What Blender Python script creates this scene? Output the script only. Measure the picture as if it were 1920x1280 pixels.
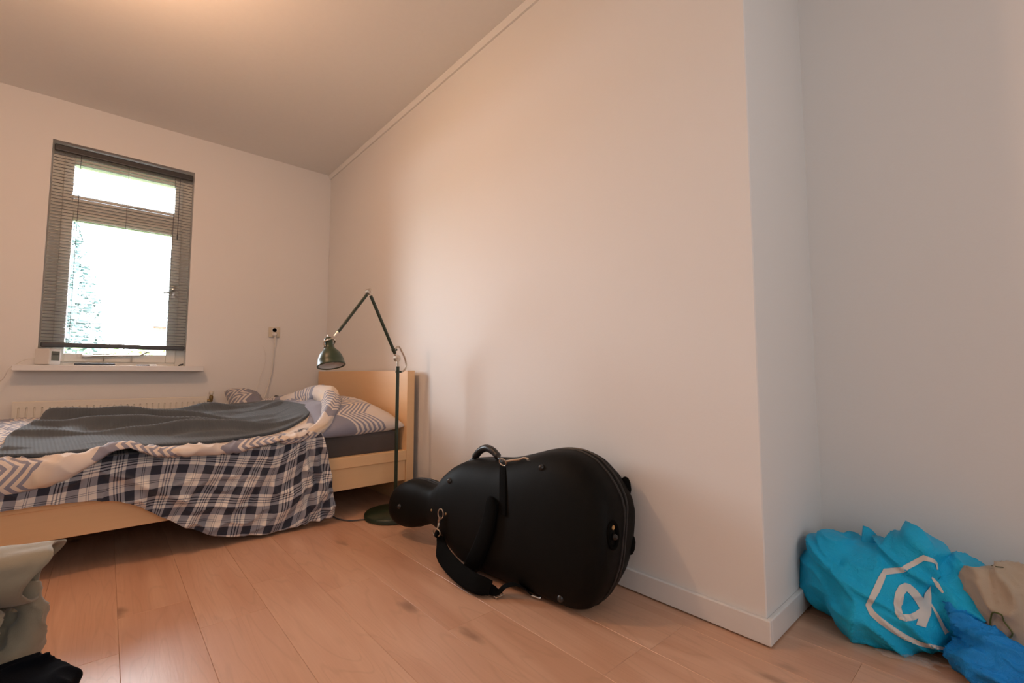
import bpy, bmesh, math, random
import numpy as np
from mathutils import Vector, Matrix, noise
from mathutils.bvhtree import BVHTree
from mathutils.geometry import tessellate_polygon

random.seed(7)
sc = bpy.context.scene
for o in list(bpy.data.objects):
    bpy.data.objects.remove(o)
COL = sc.collection

# ------------------------------------------------------------------ camera
FPX = 853.3
CAM = Vector((0, 0, 0.775))
PITCH = math.atan(60 / FPX)
YAW = math.atan(760 * math.cos(PITCH) / FPX)
FWD = Vector((math.sin(YAW) * math.cos(PITCH), math.cos(YAW) * math.cos(PITCH), math.sin(PITCH)))
RGT = Vector((math.cos(YAW), -math.sin(YAW), 0))
UPV = RGT.cross(FWD)
cam_d = bpy.data.cameras.new('camera')
cam_d.sensor_width = 36
cam_d.lens = FPX / 1920 * 36
cam_d.clip_start = 0.02
cam = bpy.data.objects.new('camera', cam_d)
COL.objects.link(cam)
M = Matrix((RGT, UPV, -FWD)).transposed().to_4x4()
M.translation = CAM
cam.matrix_world = M
sc.camera = cam

# ------------------------------------------------------------------ world, lights, exposure
world = bpy.data.worlds.new('overcast_sky')
sc.world = world
world.use_nodes = True
bg = world.node_tree.nodes['Background']
bg.inputs[0].default_value = (0.86, 0.94, 1.0, 1)
bg.inputs[1].default_value = 45.0

sc.view_settings.view_transform = 'Standard'
sc.view_settings.look = 'None'
sc.view_settings.exposure = 0.14
sc.view_settings.gamma = 1.0
sc.view_settings.use_curve_mapping = False

cy = sc.cycles
cy.max_bounces = 6; cy.diffuse_bounces = 3; cy.glossy_bounces = 2; cy.transmission_bounces = 4; cy.transparent_max_bounces = 8
cy.caustics_reflective = False; cy.caustics_refractive = False
cy.use_adaptive_sampling = True; cy.adaptive_threshold = 0.02

def light(name, kind, loc, energy, color, **kw):
    d = bpy.data.lights.new(name, kind)
    d.energy = energy
    d.color = color
    for k, v in kw.items():
        if k != 'target':
            setattr(d, k, v)
    o = bpy.data.objects.new(name, d)
    o.location = loc
    if 'target' in kw:
        o.rotation_euler = (Vector(kw['target']) - Vector(loc)).to_track_quat('-Z', 'Y').to_euler()
    COL.objects.link(o)
    return o

# warm ceiling bulb of the room, above the upper edge of the picture
light('ceiling_bulb', 'POINT', (-0.18, 2.12, 2.17), 27.0, (1.0, 0.56, 0.32), shadow_soft_size=0.05)
# neutral area light added behind the camera as fill; no window is modelled there
light('rear_fill', 'AREA', (0.2, -1.75, 1.5), 16.0, (0.97, 0.98, 1.0), shape='RECTANGLE', size=1.6, size_y=1.4,
      target=(0.3, 2.0, 1.3))
pl = light('window_portal', 'AREA', (0.05, 4.33, 1.565), 1.0, (1, 1, 1), shape='RECTANGLE', size=0.8, size_y=1.5,
           target=(0.05, 0, 1.565))
pl.data.cycles.is_portal = True

# ------------------------------------------------------------------ helpers
def link(name, me, mat=None, parent=None, smooth=False):
    o = bpy.data.objects.new(name, me)
    COL.objects.link(o)
    if mat is not None and len(me.materials) == 0:
        me.materials.append(mat)
    if smooth:
        me.polygons.foreach_set('use_smooth', [True] * len(me.polygons))
    if parent is not None:
        o.parent = parent
    return o

def tag(o, label=None, cat=None, group=None, kind=None):
    if label: o['label'] = label
    if cat: o['category'] = cat
    if group: o['group'] = group
    if kind: o['kind'] = kind
    return o

def thing(name, label, cat, loc=(0, 0, 0), group=None, rotz=0):
    o = bpy.data.objects.new(name, None)
    o.empty_display_size = 0.05
    COL.objects.link(o)
    o.location = loc
    o.rotation_euler = (0, 0, rotz)
    return tag(o, label, cat, group)

def rel(o):
    """keep world coordinates of a part whose mesh is written in world space"""
    p = o.parent
    while p is not None:
        o.matrix_parent_inverse = Matrix()
        p = p.parent
    return o

class MB:
    """collects shapes (world or local space) into one mesh"""
    def __init__(self, off=(0, 0, 0)):
        self.bm = bmesh.new()
        self.off = Vector(off)
    def box(self, a, b, bevel=0.0, seg=1):
        a = Vector(a) - self.off; b = Vector(b) - self.off
        r = bmesh.ops.create_cube(self.bm, size=1.0)
        vs = r['verts']
        for v in vs:
            v.co = Vector(((a.x + b.x) / 2 + v.co.x * (b.x - a.x), (a.y + b.y) / 2 + v.co.y * (b.y - a.y),
                           (a.z + b.z) / 2 + v.co.z * (b.z - a.z)))
        if bevel:
            es = list({e for v in vs for e in v.link_edges})
            bmesh.ops.bevel(self.bm, geom=es, offset=bevel, segments=seg, profile=0.5, affect='EDGES')
        return self
    def verts_faces(self, vs, fs):
        bv = [self.bm.verts.new(Vector(v) - self.off) for v in vs]
        for f in fs:
            try:
                self.bm.faces.new([bv[i] for i in f])
            except ValueError:
                pass
        return self
    def tube(self, pts, r, seg=10, caps=True, closed=False):
        pts = [Vector(p) for p in pts]
        n = len(pts)
        rs = r if isinstance(r, (list, tuple)) else [r] * n
        vs, fs = [], []
        prev = None
        for i in range(n):
            if closed:
                t = pts[(i + 1) % n] - pts[i - 1]
            else:
                t = pts[min(i + 1, n - 1)] - pts[max(i - 1, 0)]
            if t.length < 1e-9:
                t = Vector((0, 0, 1))
            t.normalize()
            if prev is None:
                a = Vector((0, 0, 1)) if abs(t.z) < 0.9 else Vector((1, 0, 0))
                nx = t.cross(a).normalized()
            else:
                nx = (prev - t * prev.dot(t)).normalized()
            prev = nx
            ny = t.cross(nx)
            for k in range(seg):
                a = 2 * math.pi * k / seg
                vs.append(pts[i] + (nx * math.cos(a) + ny * math.sin(a)) * rs[i])
        m = n if closed else n - 1
        for i in range(m):
            j = (i + 1) % n
            for k in range(seg):
                k2 = (k + 1) % seg
                fs.append((i * seg + k, i * seg + k2, j * seg + k2, j * seg + k))
        if caps and not closed:
            fs.append(tuple(range(seg - 1, -1, -1)))
            fs.append(tuple((n - 1) * seg + k for k in range(seg)))
        return self.verts_faces(vs, fs)
    def lathe(self, prof, c, axis=(0, 0, 1), seg=32):
        axis = Vector(axis).normalized()
        a = Vector((1, 0, 0)) if abs(axis.x) < 0.9 else Vector((0, 1, 0))
        nx = (a - axis * a.dot(axis)).normalized()
        ny = axis.cross(nx)
        c = Vector(c)
        vs, fs = [], []
        for (r, h) in prof:
            for k in range(seg):
                t = 2 * math.pi * k / seg
                vs.append(c + axis * h + (nx * math.cos(t) + ny * math.sin(t)) * max(r, 1e-4))
        for i in range(len(prof) - 1):
            for k in range(seg):
                k2 = (k + 1) % seg
                fs.append((i * seg + k, i * seg + k2, (i + 1) * seg + k2, (i + 1) * seg + k))
        fs.append(tuple(range(seg - 1, -1, -1)))
        fs.append(tuple((len(prof) - 1) * seg + k for k in range(seg)))
        return self.verts_faces(vs, fs)
    def mesh(self, name):
        bmesh.ops.recalc_face_normals(self.bm, faces=self.bm.faces[:])
        me = bpy.data.meshes.new(name)
        self.bm.to_mesh(me)
        self.bm.free()
        return me
    def build(self, name, mat, parent=None, smooth=False):
        return link(name, self.mesh(name), mat, parent, smooth)

def smooth_auto(o, deg=40):
    me = o.data
    me.polygons.foreach_set('use_smooth', [True] * len(me.polygons))
    bm = bmesh.new(); bm.from_mesh(me)
    for e in bm.edges:
        if len(e.link_faces) == 2 and e.calc_face_angle(0) > math.radians(deg):
            e.smooth = False
    bm.to_mesh(me); bm.free()
    return o

def grid_mesh(name, P, UV=None, wrap_u=False):
    """P: (nu, nv, 3) array"""
    nu, nv = P.shape[:2]
    me = bpy.data.meshes.new(name)
    idx = np.arange(nu * nv).reshape(nu, nv)
    if wrap_u:
        idx = np.vstack([idx, idx[:1]])
    f = np.stack([idx[:-1, :-1], idx[1:, :-1], idx[1:, 1:], idx[:-1, 1:]], -1).reshape(-1, 4)
    me.from_pydata(P.reshape(-1, 3).tolist(), [], f.tolist())
    if UV is not None:
        uvl = me.uv_layers.new(name='UVMap')
        li = np.empty(len(me.loops), dtype=np.int32)
        me.loops.foreach_get('vertex_index', li)
        uvl.data.foreach_set('uv', UV.reshape(-1, 2)[li].astype(np.float32).ravel())
    me.polygons.foreach_set('use_smooth', [True] * len(me.polygons))
    me.update()
    return me

def smoothstep(a, b, x):
    t = np.clip((x - a) / (b - a), 0, 1)
    return t * t * (3 - 2 * t)

def interp(xs, ys, x):
    """smooth (cosine eased) interpolation"""
    xs = np.array(xs, float); ys = np.array(ys, float)
    m = np.gradient(ys, xs)
    x = np.clip(np.asarray(x, float), xs[0], xs[-1])
    i = np.clip(np.searchsorted(xs, x) - 1, 0, len(xs) - 2)
    h = xs[i + 1] - xs[i]; t = (x - xs[i]) / h
    return ((2*t**3 - 3*t**2 + 1) * ys[i] + (t**3 - 2*t**2 + t) * h * m[i] + (-2*t**3 + 3*t**2) * ys[i + 1]
            + (t**3 - t**2) * h * m[i + 1])

def vnoise(X, Y, s, seed=0.0):
    X = np.asarray(X, float); Y = np.asarray(Y, float)
    out = np.empty(X.size)
    for k, (a, b) in enumerate(zip(X.ravel(), Y.ravel())):
        out[k] = noise.noise((a * s + seed, b * s - seed * 0.7, seed * 1.3))
    return out.reshape(X.shape)

def spline(pts, n):
    pts = np.array(pts, float)
    d = np.r_[0, np.cumsum(np.linalg.norm(np.diff(pts, axis=0), axis=1))]
    t = np.linspace(0, d[-1], n)
    return [Vector([interp(d, pts[:, k], tt) for k in range(3)]) for tt in t]

# ------------------------------------------------------------------ material nodes
class NT:
    def __init__(self, name):
        self.m = bpy.data.materials.new(name)
        self.m.use_nodes = True
        self.t = self.m.node_tree
        self.b = self.t.nodes['Principled BSDF']
    def new(self, kind, **kw):
        n = self.t.nodes.new(kind)
        for k, v in kw.items():
            setattr(n, k, v)
        return n
    def set(self, sock, v):
        if isinstance(v, S): self.t.links.new(v.s, sock)
        elif hasattr(v, 'is_output') : self.t.links.new(v, sock)
        else: sock.default_value = v
    def math(self, op, *a):
        n = self.new('ShaderNodeMath', operation=op)
        for i, v in enumerate(a):
            self.set(n.inputs[i], v)
        return S(self, n.outputs[0])
    def mix(self, f, a, b, kind='MIX'):
        n = self.new('ShaderNodeMix', data_type='RGBA', blend_type=kind)
        self.set(n.inputs[0], f)
        self.set(n.inputs[6], col(a)); self.set(n.inputs[7], col(b))
        return S(self, n.outputs[2])
    def coord(self, which='Object'):
        return S(self, self.new('ShaderNodeTexCoord').outputs[which])
    def xyz(self, v):
        n = self.new('ShaderNodeSeparateXYZ'); self.set(n.inputs[0], v)
        return [S(self, n.outputs[i]) for i in range(3)]
    def vec(self, x, y, z=0.0):
        n = self.new('ShaderNodeCombineXYZ')
        for i, q in enumerate((x, y, z)): self.set(n.inputs[i], q)
        return S(self, n.outputs[0])
    def noise(self, v, scale, detail=3.0, rough=0.5, dist=0.0):
        n = self.new('ShaderNodeTexNoise')
        self.set(n.inputs['Vector'], v); n.inputs['Scale'].default_value = scale
        n.inputs['Detail'].default_value = detail; n.inputs['Roughness'].default_value = rough
        n.inputs['Distortion'].default_value = dist
        return S(self, n.outputs['Fac'])
    def voronoi(self, v, scale, feature='F1'):
        n = self.new('ShaderNodeTexVoronoi', feature=feature)
        self.set(n.inputs['Vector'], v); n.inputs['Scale'].default_value = scale
        return S(self, n.outputs['Distance'])
    def step(self, a, b, x):
        n = self.new('ShaderNodeMapRange', interpolation_type='SMOOTHSTEP')
        self.set(n.inputs[0], x); n.inputs[1].default_value = a; n.inputs[2].default_value = b
        n.inputs[3].default_value = 0; n.inputs[4].default_value = 1
        return S(self, n.outputs[0])
    def ramp(self, f, stops):
        n = self.new('ShaderNodeValToRGB'); self.set(n.inputs[0], f)
        e = n.color_ramp.elements
        while len(e) < len(stops): e.new(0.5)
        for k, (p, c) in enumerate(stops):
            e[k].position = p; e[k].color = col(c)
        return S(self, n.outputs[0])
    def bump(self, h, strength=0.3, dist=0.01, normal=None):
        n = self.new('ShaderNodeBump'); self.set(n.inputs['Height'], h)
        n.inputs['Strength'].default_value = strength; n.inputs['Distance'].default_value = dist
        if normal is not None: self.set(n.inputs['Normal'], normal)
        return S(self, n.outputs[0])
    def out(self, color=None, rough=None, normal=None, metal=None, **kw):
        b = self.b.inputs
        if color is not None: self.set(b['Base Color'], col(color))
        if rough is not None: self.set(b['Roughness'], rough)
        if normal is not None: self.set(b['Normal'], normal)
        if metal is not None: self.set(b['Metallic'], metal)
        for k, v in kw.items(): self.set(b[k.replace('_', ' ')], v)
        return self.m

def col(c):
    if isinstance(c, tuple) and len(c) == 3: return (*c, 1.0)
    return c

class S:
    def __init__(self, nt, s): self.nt = nt; self.s = s
    def __add__(a, b): return a.nt.math('ADD', a, b)
    __radd__ = __add__
    def __sub__(a, b): return a.nt.math('SUBTRACT', a, b)
    def __rsub__(a, b): return a.nt.math('SUBTRACT', b, a)
    def __mul__(a, b): return a.nt.math('MULTIPLY', a, b)
    __rmul__ = __mul__
    def __truediv__(a, b): return a.nt.math('DIVIDE', a, b)
    def fract(a): return a.nt.math('FRACT', a)
    def abs(a): return a.nt.math('ABSOLUTE', a)
    def lt(a, b): return a.nt.math('LESS_THAN', a, b)
    def gt(a, b): return a.nt.math('GREATER_THAN', a, b)
    def sin(a): return a.nt.math('SINE', a)
    def floor(a): return a.nt.math('FLOOR', a)
    def max(a, b): return a.nt.math('MAXIMUM', a, b)
    def min(a, b): return a.nt.math('MINIMUM', a, b)

def plain(name, c, rough=0.5, metal=0.0, nscale=60.0, namp=0.06, bump=0.05, bdist=0.002, **kw):
    n = NT(name)
    f = n.noise(n.coord('Object'), nscale, 1)
    d = tuple(max(0, x * (1 - namp)) for x in c); u = tuple(min(1, x * (1 + namp)) for x in c)
    return n.out(n.mix(f, d, u), rough, n.bump(f, bump, bdist), metal, **kw)

def mat_wall():
    n = NT('white_wall_paint')
    g = S(n, n.new('ShaderNodeNewGeometry').outputs['Position'])
    f = n.noise(g, 90, 1, 0.6); l = n.noise(g, 1.3, 1)
    return n.out(n.mix(l, (0.845, 0.825, 0.80), (0.87, 0.85, 0.83)), 0.62, n.bump(f, 0.12, 0.002), Specular_IOR_Level=0.3)
WALL = mat_wall()
CEIL = plain('ceiling_paint', (0.86, 0.85, 0.82), 0.8, nscale=40, namp=0.015, bump=0.08)
TRIM = plain('white_gloss_trim', (0.82, 0.81, 0.80), 0.32, nscale=30, namp=0.02, bump=0.03)
FRAME = plain('cream_window_paint', (0.83, 0.80, 0.72), 0.4, nscale=40, namp=0.02)
RADM = plain('cream_radiator_enamel', (0.80, 0.74, 0.64), 0.35, nscale=30, namp=0.02, bump=0.02)

def mat_plank():
    n = NT('oak_laminate')
    r = S(n, n.new('ShaderNodeObjectInfo').outputs['Random'])
    x, y, z = n.xyz(n.coord('Object'))
    o = r * 37.0
    long_ = n.vec(x * 9.0 + o, y * 1.1 + o * 0.7, o)
    big = n.noise(long_, 1.0, 2, 0.6, 0.8)
    grain = n.noise(n.vec(x * 150.0 + o, y * 5.0 + o, o), 1.0, 2, 0.65, 0.0)
    cath = ((n.noise(n.vec(x * 7.0 + o, y * 0.8, o * 2.0), 1.0, 2, 0.5, 0.3) * 16.0).fract() - 0.5).abs() * 2.0
    kn = n.voronoi(n.vec(x * 4.2 + o, y * 1.9 + o * 1.9, o), 1.0)
    knot = 1.0 - n.step(0.02, 0.13, kn + (n.noise(n.vec(x * 40.0, y * 14.0, o), 1.0, 3) - 0.5) * 0.13)
    base = n.mix(n.step(0.3, 0.72, big), (0.64, 0.35, 0.22), (0.77, 0.475, 0.32))
    base = n.mix(r * 0.35, base, (0.79, 0.50, 0.345))
    base = n.mix(grain * 0.34, base, (0.48, 0.24, 0.14))
    base = n.mix(n.step(0.72, 1.0, cath) * 0.14, base, (0.33, 0.165, 0.08))
    base = n.mix(knot * 0.62, base, (0.17, 0.085, 0.045))
    h = grain
    rough = n.math('ADD', 0.25, grain * 0.14)
    return n.out(base, rough, n.bump(h, 0.10, 0.0016), Specular_IOR_Level=0.8)
PLANK = mat_plank()

def mat_birch(name='birch_veneer'):
    n = NT(name)
    x, y, z = n.xyz(n.coord('Object'))
    g = n.noise(n.vec(x * 3.0, y * 3.0, z * 60.0), 1.0, 4, 0.6, 0.5)
    b = n.noise(n.vec(x * 2.0, y * 2.0, z * 9.0), 1.0, 3)
    c = n.mix(b, (0.90, 0.58, 0.31), (0.93, 0.62, 0.34))
    c = n.mix(g * 0.35, c, (0.76, 0.46, 0.22))
    return n.out(c, 0.42, n.bump(g, 0.05, 0.001))
BIRCH = mat_birch()

def fabric_bump(n, scale=900.0):
    v = n.coord('Object')
    return n.noise(v, scale, 2)

def cloth(name, c, rough=0.9, amp=0.12, nscale=25, weave=700, bump=0.25, sheen=0.3, spec=0.3):
    n = NT(name)
    v = n.coord('Object')
    f = n.noise(v, nscale, 4, 0.6); w = n.noise(v, weave, 2)
    d = tuple(x * (1 - amp) for x in c); u = tuple(min(1, x * (1 + amp)) for x in c)
    return n.out(n.mix(f, d, u), rough, n.bump(w + f * 0.6, bump, 0.0015), Sheen_Weight=sheen, Specular_IOR_Level=spec)

def mat_plaid():
    n = NT('plaid_cotton')
    u, v, _ = n.xyz(n.coord('UV'))
    P = 0.178
    def amount(t):
        f = (t / P).fract()
        def band(c, w): return ((f - c).abs()).lt(w / 2)
        gray = band(0.125, 0.205).max(band(0.625, 0.205))
        tri = band(0.315, 0.026).max(band(0.375, 0.026)).max(band(0.435, 0.026))
        thin = band(0.855, 0.014).max(band(0.895, 0.014))
        return gray * 1.0 + tri * 0.95 + thin * 0.75
    s = amount(u) + amount(v)
    w = n.noise(n.vec(u, v), 900, 2)
    c = n.ramp(s / 2.0, [(0.0, (0.80, 0.745, 0.69)), (0.5, (0.30, 0.305, 0.345)), (0.93, (0.025, 0.029, 0.048))])
    c.s.node.color_ramp.interpolation = 'LINEAR'
    return n.out(c, 0.85, n.bump(w + n.noise(n.vec(u, v), 40, 3) * 0.6, 0.25, 0.0015), Sheen_Weight=0.2)
PLAID = mat_plaid()

def mat_chevron(name, u0=0.0, period=0.55, freq=9.0, amp=0.045, tint=(0.74, 0.66, 0.60), warm=(0.80, 0.62, 0.43),
                blue=(0.27, 0.27, 0.335), solid=0.30, lines=0.30, nl=6.0):
    """bedding print: solid slate band, then zigzag stripes, then plain pale cotton"""
    n = NT(name)
    u, v, _ = n.xyz(n.coord('UV'))
    tri = ((v * freq).fract() - 0.5).abs() * 2.0
    w = ((u - u0 + tri * amp) / period)
    f = w.fract()
    so = f.lt(solid)
    zone = f.gt(solid) * f.lt(solid + lines)
    st = ((f - solid) / lines * nl).fract().gt(0.5) * zone
    g = n.noise(n.vec(u, v), 5.0, 3)
    base = n.mix(n.step(0.45, 0.75, g), tint, warm)
    c = n.mix(so.max(st), base, blue)
    wv = n.noise(n.vec(u, v), 900, 2)
    return n.out(c, 0.85, n.bump(wv + n.noise(n.vec(u, v), 30, 3) * 0.8, 0.25, 0.002), Sheen_Weight=0.2)

# ------------------------------------------------------------------ room dimensions
XW, YB, ZC = 1.45, 4.12, 2.572      # long right wall, window wall, ceiling
YP, X2 = 0.53, 2.01                 # end of the long wall, back of the recess
XL, YF = -1.75, -1.9                # unseen left wall and wall behind the camera
WX0, WX1, WZ0, WZ1 = -0.332, 0.432, 0.83, 2.298   # window opening

def struct(o, label=None):
    o['kind'] = 'structure'
    if label: o['label'] = label
    return o

# floor with separate planks
fl = struct(MB().box((XL, YF, -0.10), (X2, YB, -0.012)).build('floor', PLANK), 'warm oak laminate floor of long planks')
PW = 0.1862
plank_cache = {}
def plank_mesh(w, l):
    k = (round(w, 3), round(l, 2))
    if k not in plank_cache:
        me = MB().box((-w / 2, -l / 2, -0.012), (w / 2, l / 2, 0.0), bevel=0.0009).mesh('plank')
        me.materials.append(PLANK)
        plank_cache[k] = me
    return plank_cache[k]
joints = {-1: 1.712, 0: 1.95, 1: 1.712, 2: 1.935, 3: 1.694, 6: 0.742, 4: 1.20, 5: 2.05, 7: 1.62, 8: 0.95}
PLN = 1.288
c = -10
while True:
    xa = 0.062 + PW * c; xb = xa + PW
    if xa > X2: break
    xa2, xb2 = max(xa, XL), min(xb, X2)
    if xb2 - xa2 > 0.01:
        y0 = joints.get(c, random.uniform(0, PLN))
        y = y0 - PLN * math.ceil((y0 - YF) / PLN)
        while y < YB:
            ya, yb = max(y, YF), min(y + PLN, YB)
            if yb - ya > 0.02:
                o = link('plank', plank_mesh(xb2 - xa2 - 0.0004, yb - ya - 0.0004), None, fl)
                o.location = ((xa2 + xb2) / 2, (ya + yb) / 2, 0)
            y += PLN
    c += 1

T = 0.24
struct(MB().box((XL - T, YF - T, ZC), (X2 + T, YB + T, ZC + 0.2)).build('ceiling', CEIL), 'plain white ceiling')
wb = MB()
wb.box((XL - T, YB, -0.1), (WX0, YB + T, ZC)).box((WX1, YB, -0.1), (X2 + T, YB + T, ZC))
wb.box((WX0, YB, -0.1), (WX1, YB + T, WZ0 - 0.03)).box((WX0, YB, WZ1), (WX1, YB + T, ZC))
struct(wb.build('wall_back', WALL), 'white end wall with the window')
struct(MB().box((XW, YP, -0.1), (X2 + T, YB, ZC), bevel=0.003).build('wall_right', WALL), 'long white wall on the right that ends in a corner')
struct(MB().box((X2, YF - T, -0.1), (X2 + T, YP, ZC)).build('wall_recess', WALL), 'white wall set back behind the blue bag')
struct(MB().box((XL - T, YF - T, -0.1), (XL, YB, ZC)).build('wall_left', WALL), 'white wall out of view on the left')
struct(MB().box((XL, YF - T, -0.1), (X2, YF, ZC)).build('wall_front', WALL), 'white wall behind the camera')

def skirting(name, a, b, label):
    """a board with a rounded upper front edge"""
    struct(MB().box(a, b, bevel=0.003, seg=2).build(name, TRIM), label)
BH = 0.074
skirting('baseboard_right', (XW - 0.014, YP - 0.014, 0.004), (XW, YB, BH), 'white skirting board along the long wall')
skirting('baseboard_return', (XW, YP - 0.014, 0.004), (X2, YP, BH), 'short white skirting board round the wall corner')
skirting('baseboard_recess', (X2 - 0.014, YF, 0.004), (X2, YP - 0.014, BH), 'white skirting board of the recess')
skirting('baseboard_back', (XL, YB - 0.014, 0.004), (XW - 0.014, YB, BH), 'white skirting board under the radiator')
tr = MB()
tr.verts_faces([(XW, YP, ZC), (XW - 0.022, YP, ZC), (XW - 0.022, YP, ZC - 0.010), (XW - 0.012, YP, ZC - 0.034), (XW, YP, ZC - 0.034),
                (XW, YB, ZC), (XW - 0.022, YB, ZC), (XW - 0.022, YB, ZC - 0.010), (XW - 0.012, YB, ZC - 0.034), (XW, YB, ZC - 0.034)],
               [(0, 1, 6, 5), (1, 2, 7, 6), (2, 3, 8, 7), (3, 4, 9, 8), (4, 0, 5, 9), (0, 4, 3, 2, 1), (5, 6, 7, 8, 9)])
struct(tr.build('trim_1', CEIL), 'narrow ceiling moulding above the long wall')

# ------------------------------------------------------------------ window
win = bpy.data.objects.new('window_1', None); COL.objects.link(win)
struct(win, 'cream window with small top light and large casement')
YG = 4.215
def bars(name, x0, x1, z0, z1, w, y0, y1, mat, parent, wb=None, wt=None, bev=0.004):
    wb = wb or w; wt = wt or w
    for (a, b) in (((x0, y0, z0), (x0 + w, y1, z1)), ((x1 - w, y0, z0), (x1, y1, z1)),
                   ((x0 + w, y0, z0), (x1 - w, y1, z0 + wb)), ((x0 + w, y0, z1 - wt), (x1 - w, y1, z1))):
        MB().box(a, b, bevel=bev, seg=2).build(name, mat, parent)
bars('outer_frame', WX0, WX1, WZ0 - 0.005, WZ1, 0.058, 4.215, 4.30, FRAME, win, wb=0.03, wt=0.06)
MB().box((WX0 + 0.058, 4.215, 1.866), (WX1 - 0.058, 4.30, 1.938), bevel=0.004, seg=2).build('transom', FRAME, win)
GLASS = NT('clear_glass')
g = GLASS.t
tb = GLASS.new('ShaderNodeBsdfTransparent'); gl = GLASS.new('ShaderNodeBsdfGlossy'); gl.inputs['Roughness'].default_value = 0.02
fr = GLASS.new('ShaderNodeFresnel'); fr.inputs[0].default_value = 1.45
mx = GLASS.new('ShaderNodeMixShader'); g.links.new(fr.outputs[0], mx.inputs[0])
g.links.new(tb.outputs[0], mx.inputs[1]); g.links.new(gl.outputs[0], mx.inputs[2])
g.links.new(mx.outputs[0], g.nodes['Material Output'].inputs[0])
GLASS = GLASS.m
def sash(x0, x1, z0, z1, w):
    s = bpy.data.objects.new('sash', None); COL.objects.link(s); s.parent = win
    bars('sash_bar', x0, x1, z0, z1, w, 4.203, 4.275, FRAME, s, bev=0.005)
    MB().box((x0 + w, 4.252, z0 + w), (x1 - w, 4.257, z1 - w)).build('pane', GLASS, s)
    return s
s1 = sash(WX0 + 0.056, WX1 - 0.056, 1.934, 2.242, 0.050)
s2 = sash(WX0 + 0.056, WX1 - 0.056, 0.852, 1.868, 0.058)
METAL = plain('brushed_steel', (0.60, 0.58, 0.55), 0.3, 1.0, 80, 0.08)
NICK = plain('nickel', (0.56, 0.49, 0.41), 0.28, 1.0, 80, 0.06)
h = MB(); h.box((0.333, 4.195, 1.33), (0.358, 4.2035, 1.43), 0.003, 2); h.tube([(0.345, 4.197, 1.39), (0.345, 4.185, 1.39), (0.338, 4.180, 1.385), (0.285, 4.178, 1.362)], 0.0075, 10)
smooth_auto(h.build('casement_handle', METAL, win))
h = MB(); h.tube([(-0.105, 4.185, 0.891), (0.16, 4.183, 0.903), (0.175, 4.182, 0.905), (0.205, 4.180, 0.925), (0.232, 4.178, 0.931)], [0.007, 0.006, 0.006, 0.006, 0.004], 8)
h.box((-0.13, 4.178, 0.882), (-0.075, 4.204, 0.902), 0.005, 2)
h.tube([(-0.02, 4.198, 0.858), (-0.02, 4.188, 0.892)], 0.004, 8); h.tube([(0.125, 4.198, 0.858), (0.125, 4.186, 0.90)], 0.004, 8)
smooth_auto(h.build('window_stay', METAL, win))
h = MB(); h.tube([(0.03, 4.195, 1.955), (0.16, 4.194, 1.957)], 0.006, 8); h.box((0.13, 4.19, 1.95), (0.165, 4.204, 1.975), 0.004, 2)
smooth_auto(h.build('top_light_stay', METAL, win))
sill = MB(); sill.box((-0.424, 3.995, 0.792), (0.531, YB + 0.001, 0.828), 0.003, 2); sill.box((WX0 + 0.001, YB, 0.80), (WX1 - 0.001, 4.214, 0.828))
struct(sill.build('window_sill', TRIM), 'white window sill under the window')

# ------------------------------------------------------------------ venetian blind
BLK = plain('charcoal_rail', (0.045, 0.045, 0.048), 0.4, 0.0, 60, 0.1)
SLAT = plain('grey_aluminium_slat', (0.22, 0.215, 0.205), 0.4, 0.2, 60, 0.05, 0.02)
CORD = plain('dark_cord', (0.08, 0.08, 0.085), 0.8)
bl = thing('venetian_blind', 'dark grey venetian blind with open slats in the window', 'blind', (0.05, 4.15, 2.29))
bx0, bx1 = WX0 + 0.008, WX1 - 0.008
bc = (bx0 + bx1) / 2
OFF = bl.location
MB(OFF).box((bx0, 4.132, 2.235), (bx1, 4.166, 2.278), 0.008, 3).build('head_rail', BLK, bl)
MB(OFF).box((bx0, 4.136, 0.944), (bx1, 4.165, 0.976), 0.008, 3).build('bottom_rail', BLK, bl)
vs, fs = [], []
hw = (bx1 - bx0) / 2
prof = [(-0.0125, -0.0012), (-0.0065, 0.0007), (0, 0.0013), (0.0065, 0.0007), (0.0125, -0.0012)]
for sx in (-hw, hw):
    for (py, pz) in prof: vs.append((sx, py, pz))
    for (py, pz) in prof[::-1]: vs.append((sx, py, pz - 0.0005))
for k in range(10): fs.append((k, (k + 1) % 10, 10 + (k + 1) % 10, 10 + k))
fs += [tuple(range(9, -1, -1)), tuple(range(10, 20))]
sm = MB().verts_faces(vs, fs).mesh('slat'); sm.materials.append(SLAT)
NS = 60
for k in range(NS):
    o = link('slat', sm, None, bl)
    o.location = Vector((bc, 4.150, 0.988 + (2.236 - 0.988) * k / (NS - 1))) - OFF
    o.rotation_euler = (math.radians(random.uniform(-1, 1) + 12), 0, 0)
for x in (-0.195, 0.052, 0.318):
    for y in (4.1365, 4.1635):
        MB(OFF).tube([(x, y, 0.96), (x, y, 2.25)], 0.0009, 6).build('ladder_cord', CORD, bl)
MB(OFF).tube([(0.345, 4.128, 2.24), (0.345, 4.126, 1.80)], 0.0022, 6).tube([(0.345, 4.126, 1.80), (0.345, 4.126, 1.765)], 0.0045, 8).build('tilt_cord', CORD, bl)

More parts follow.
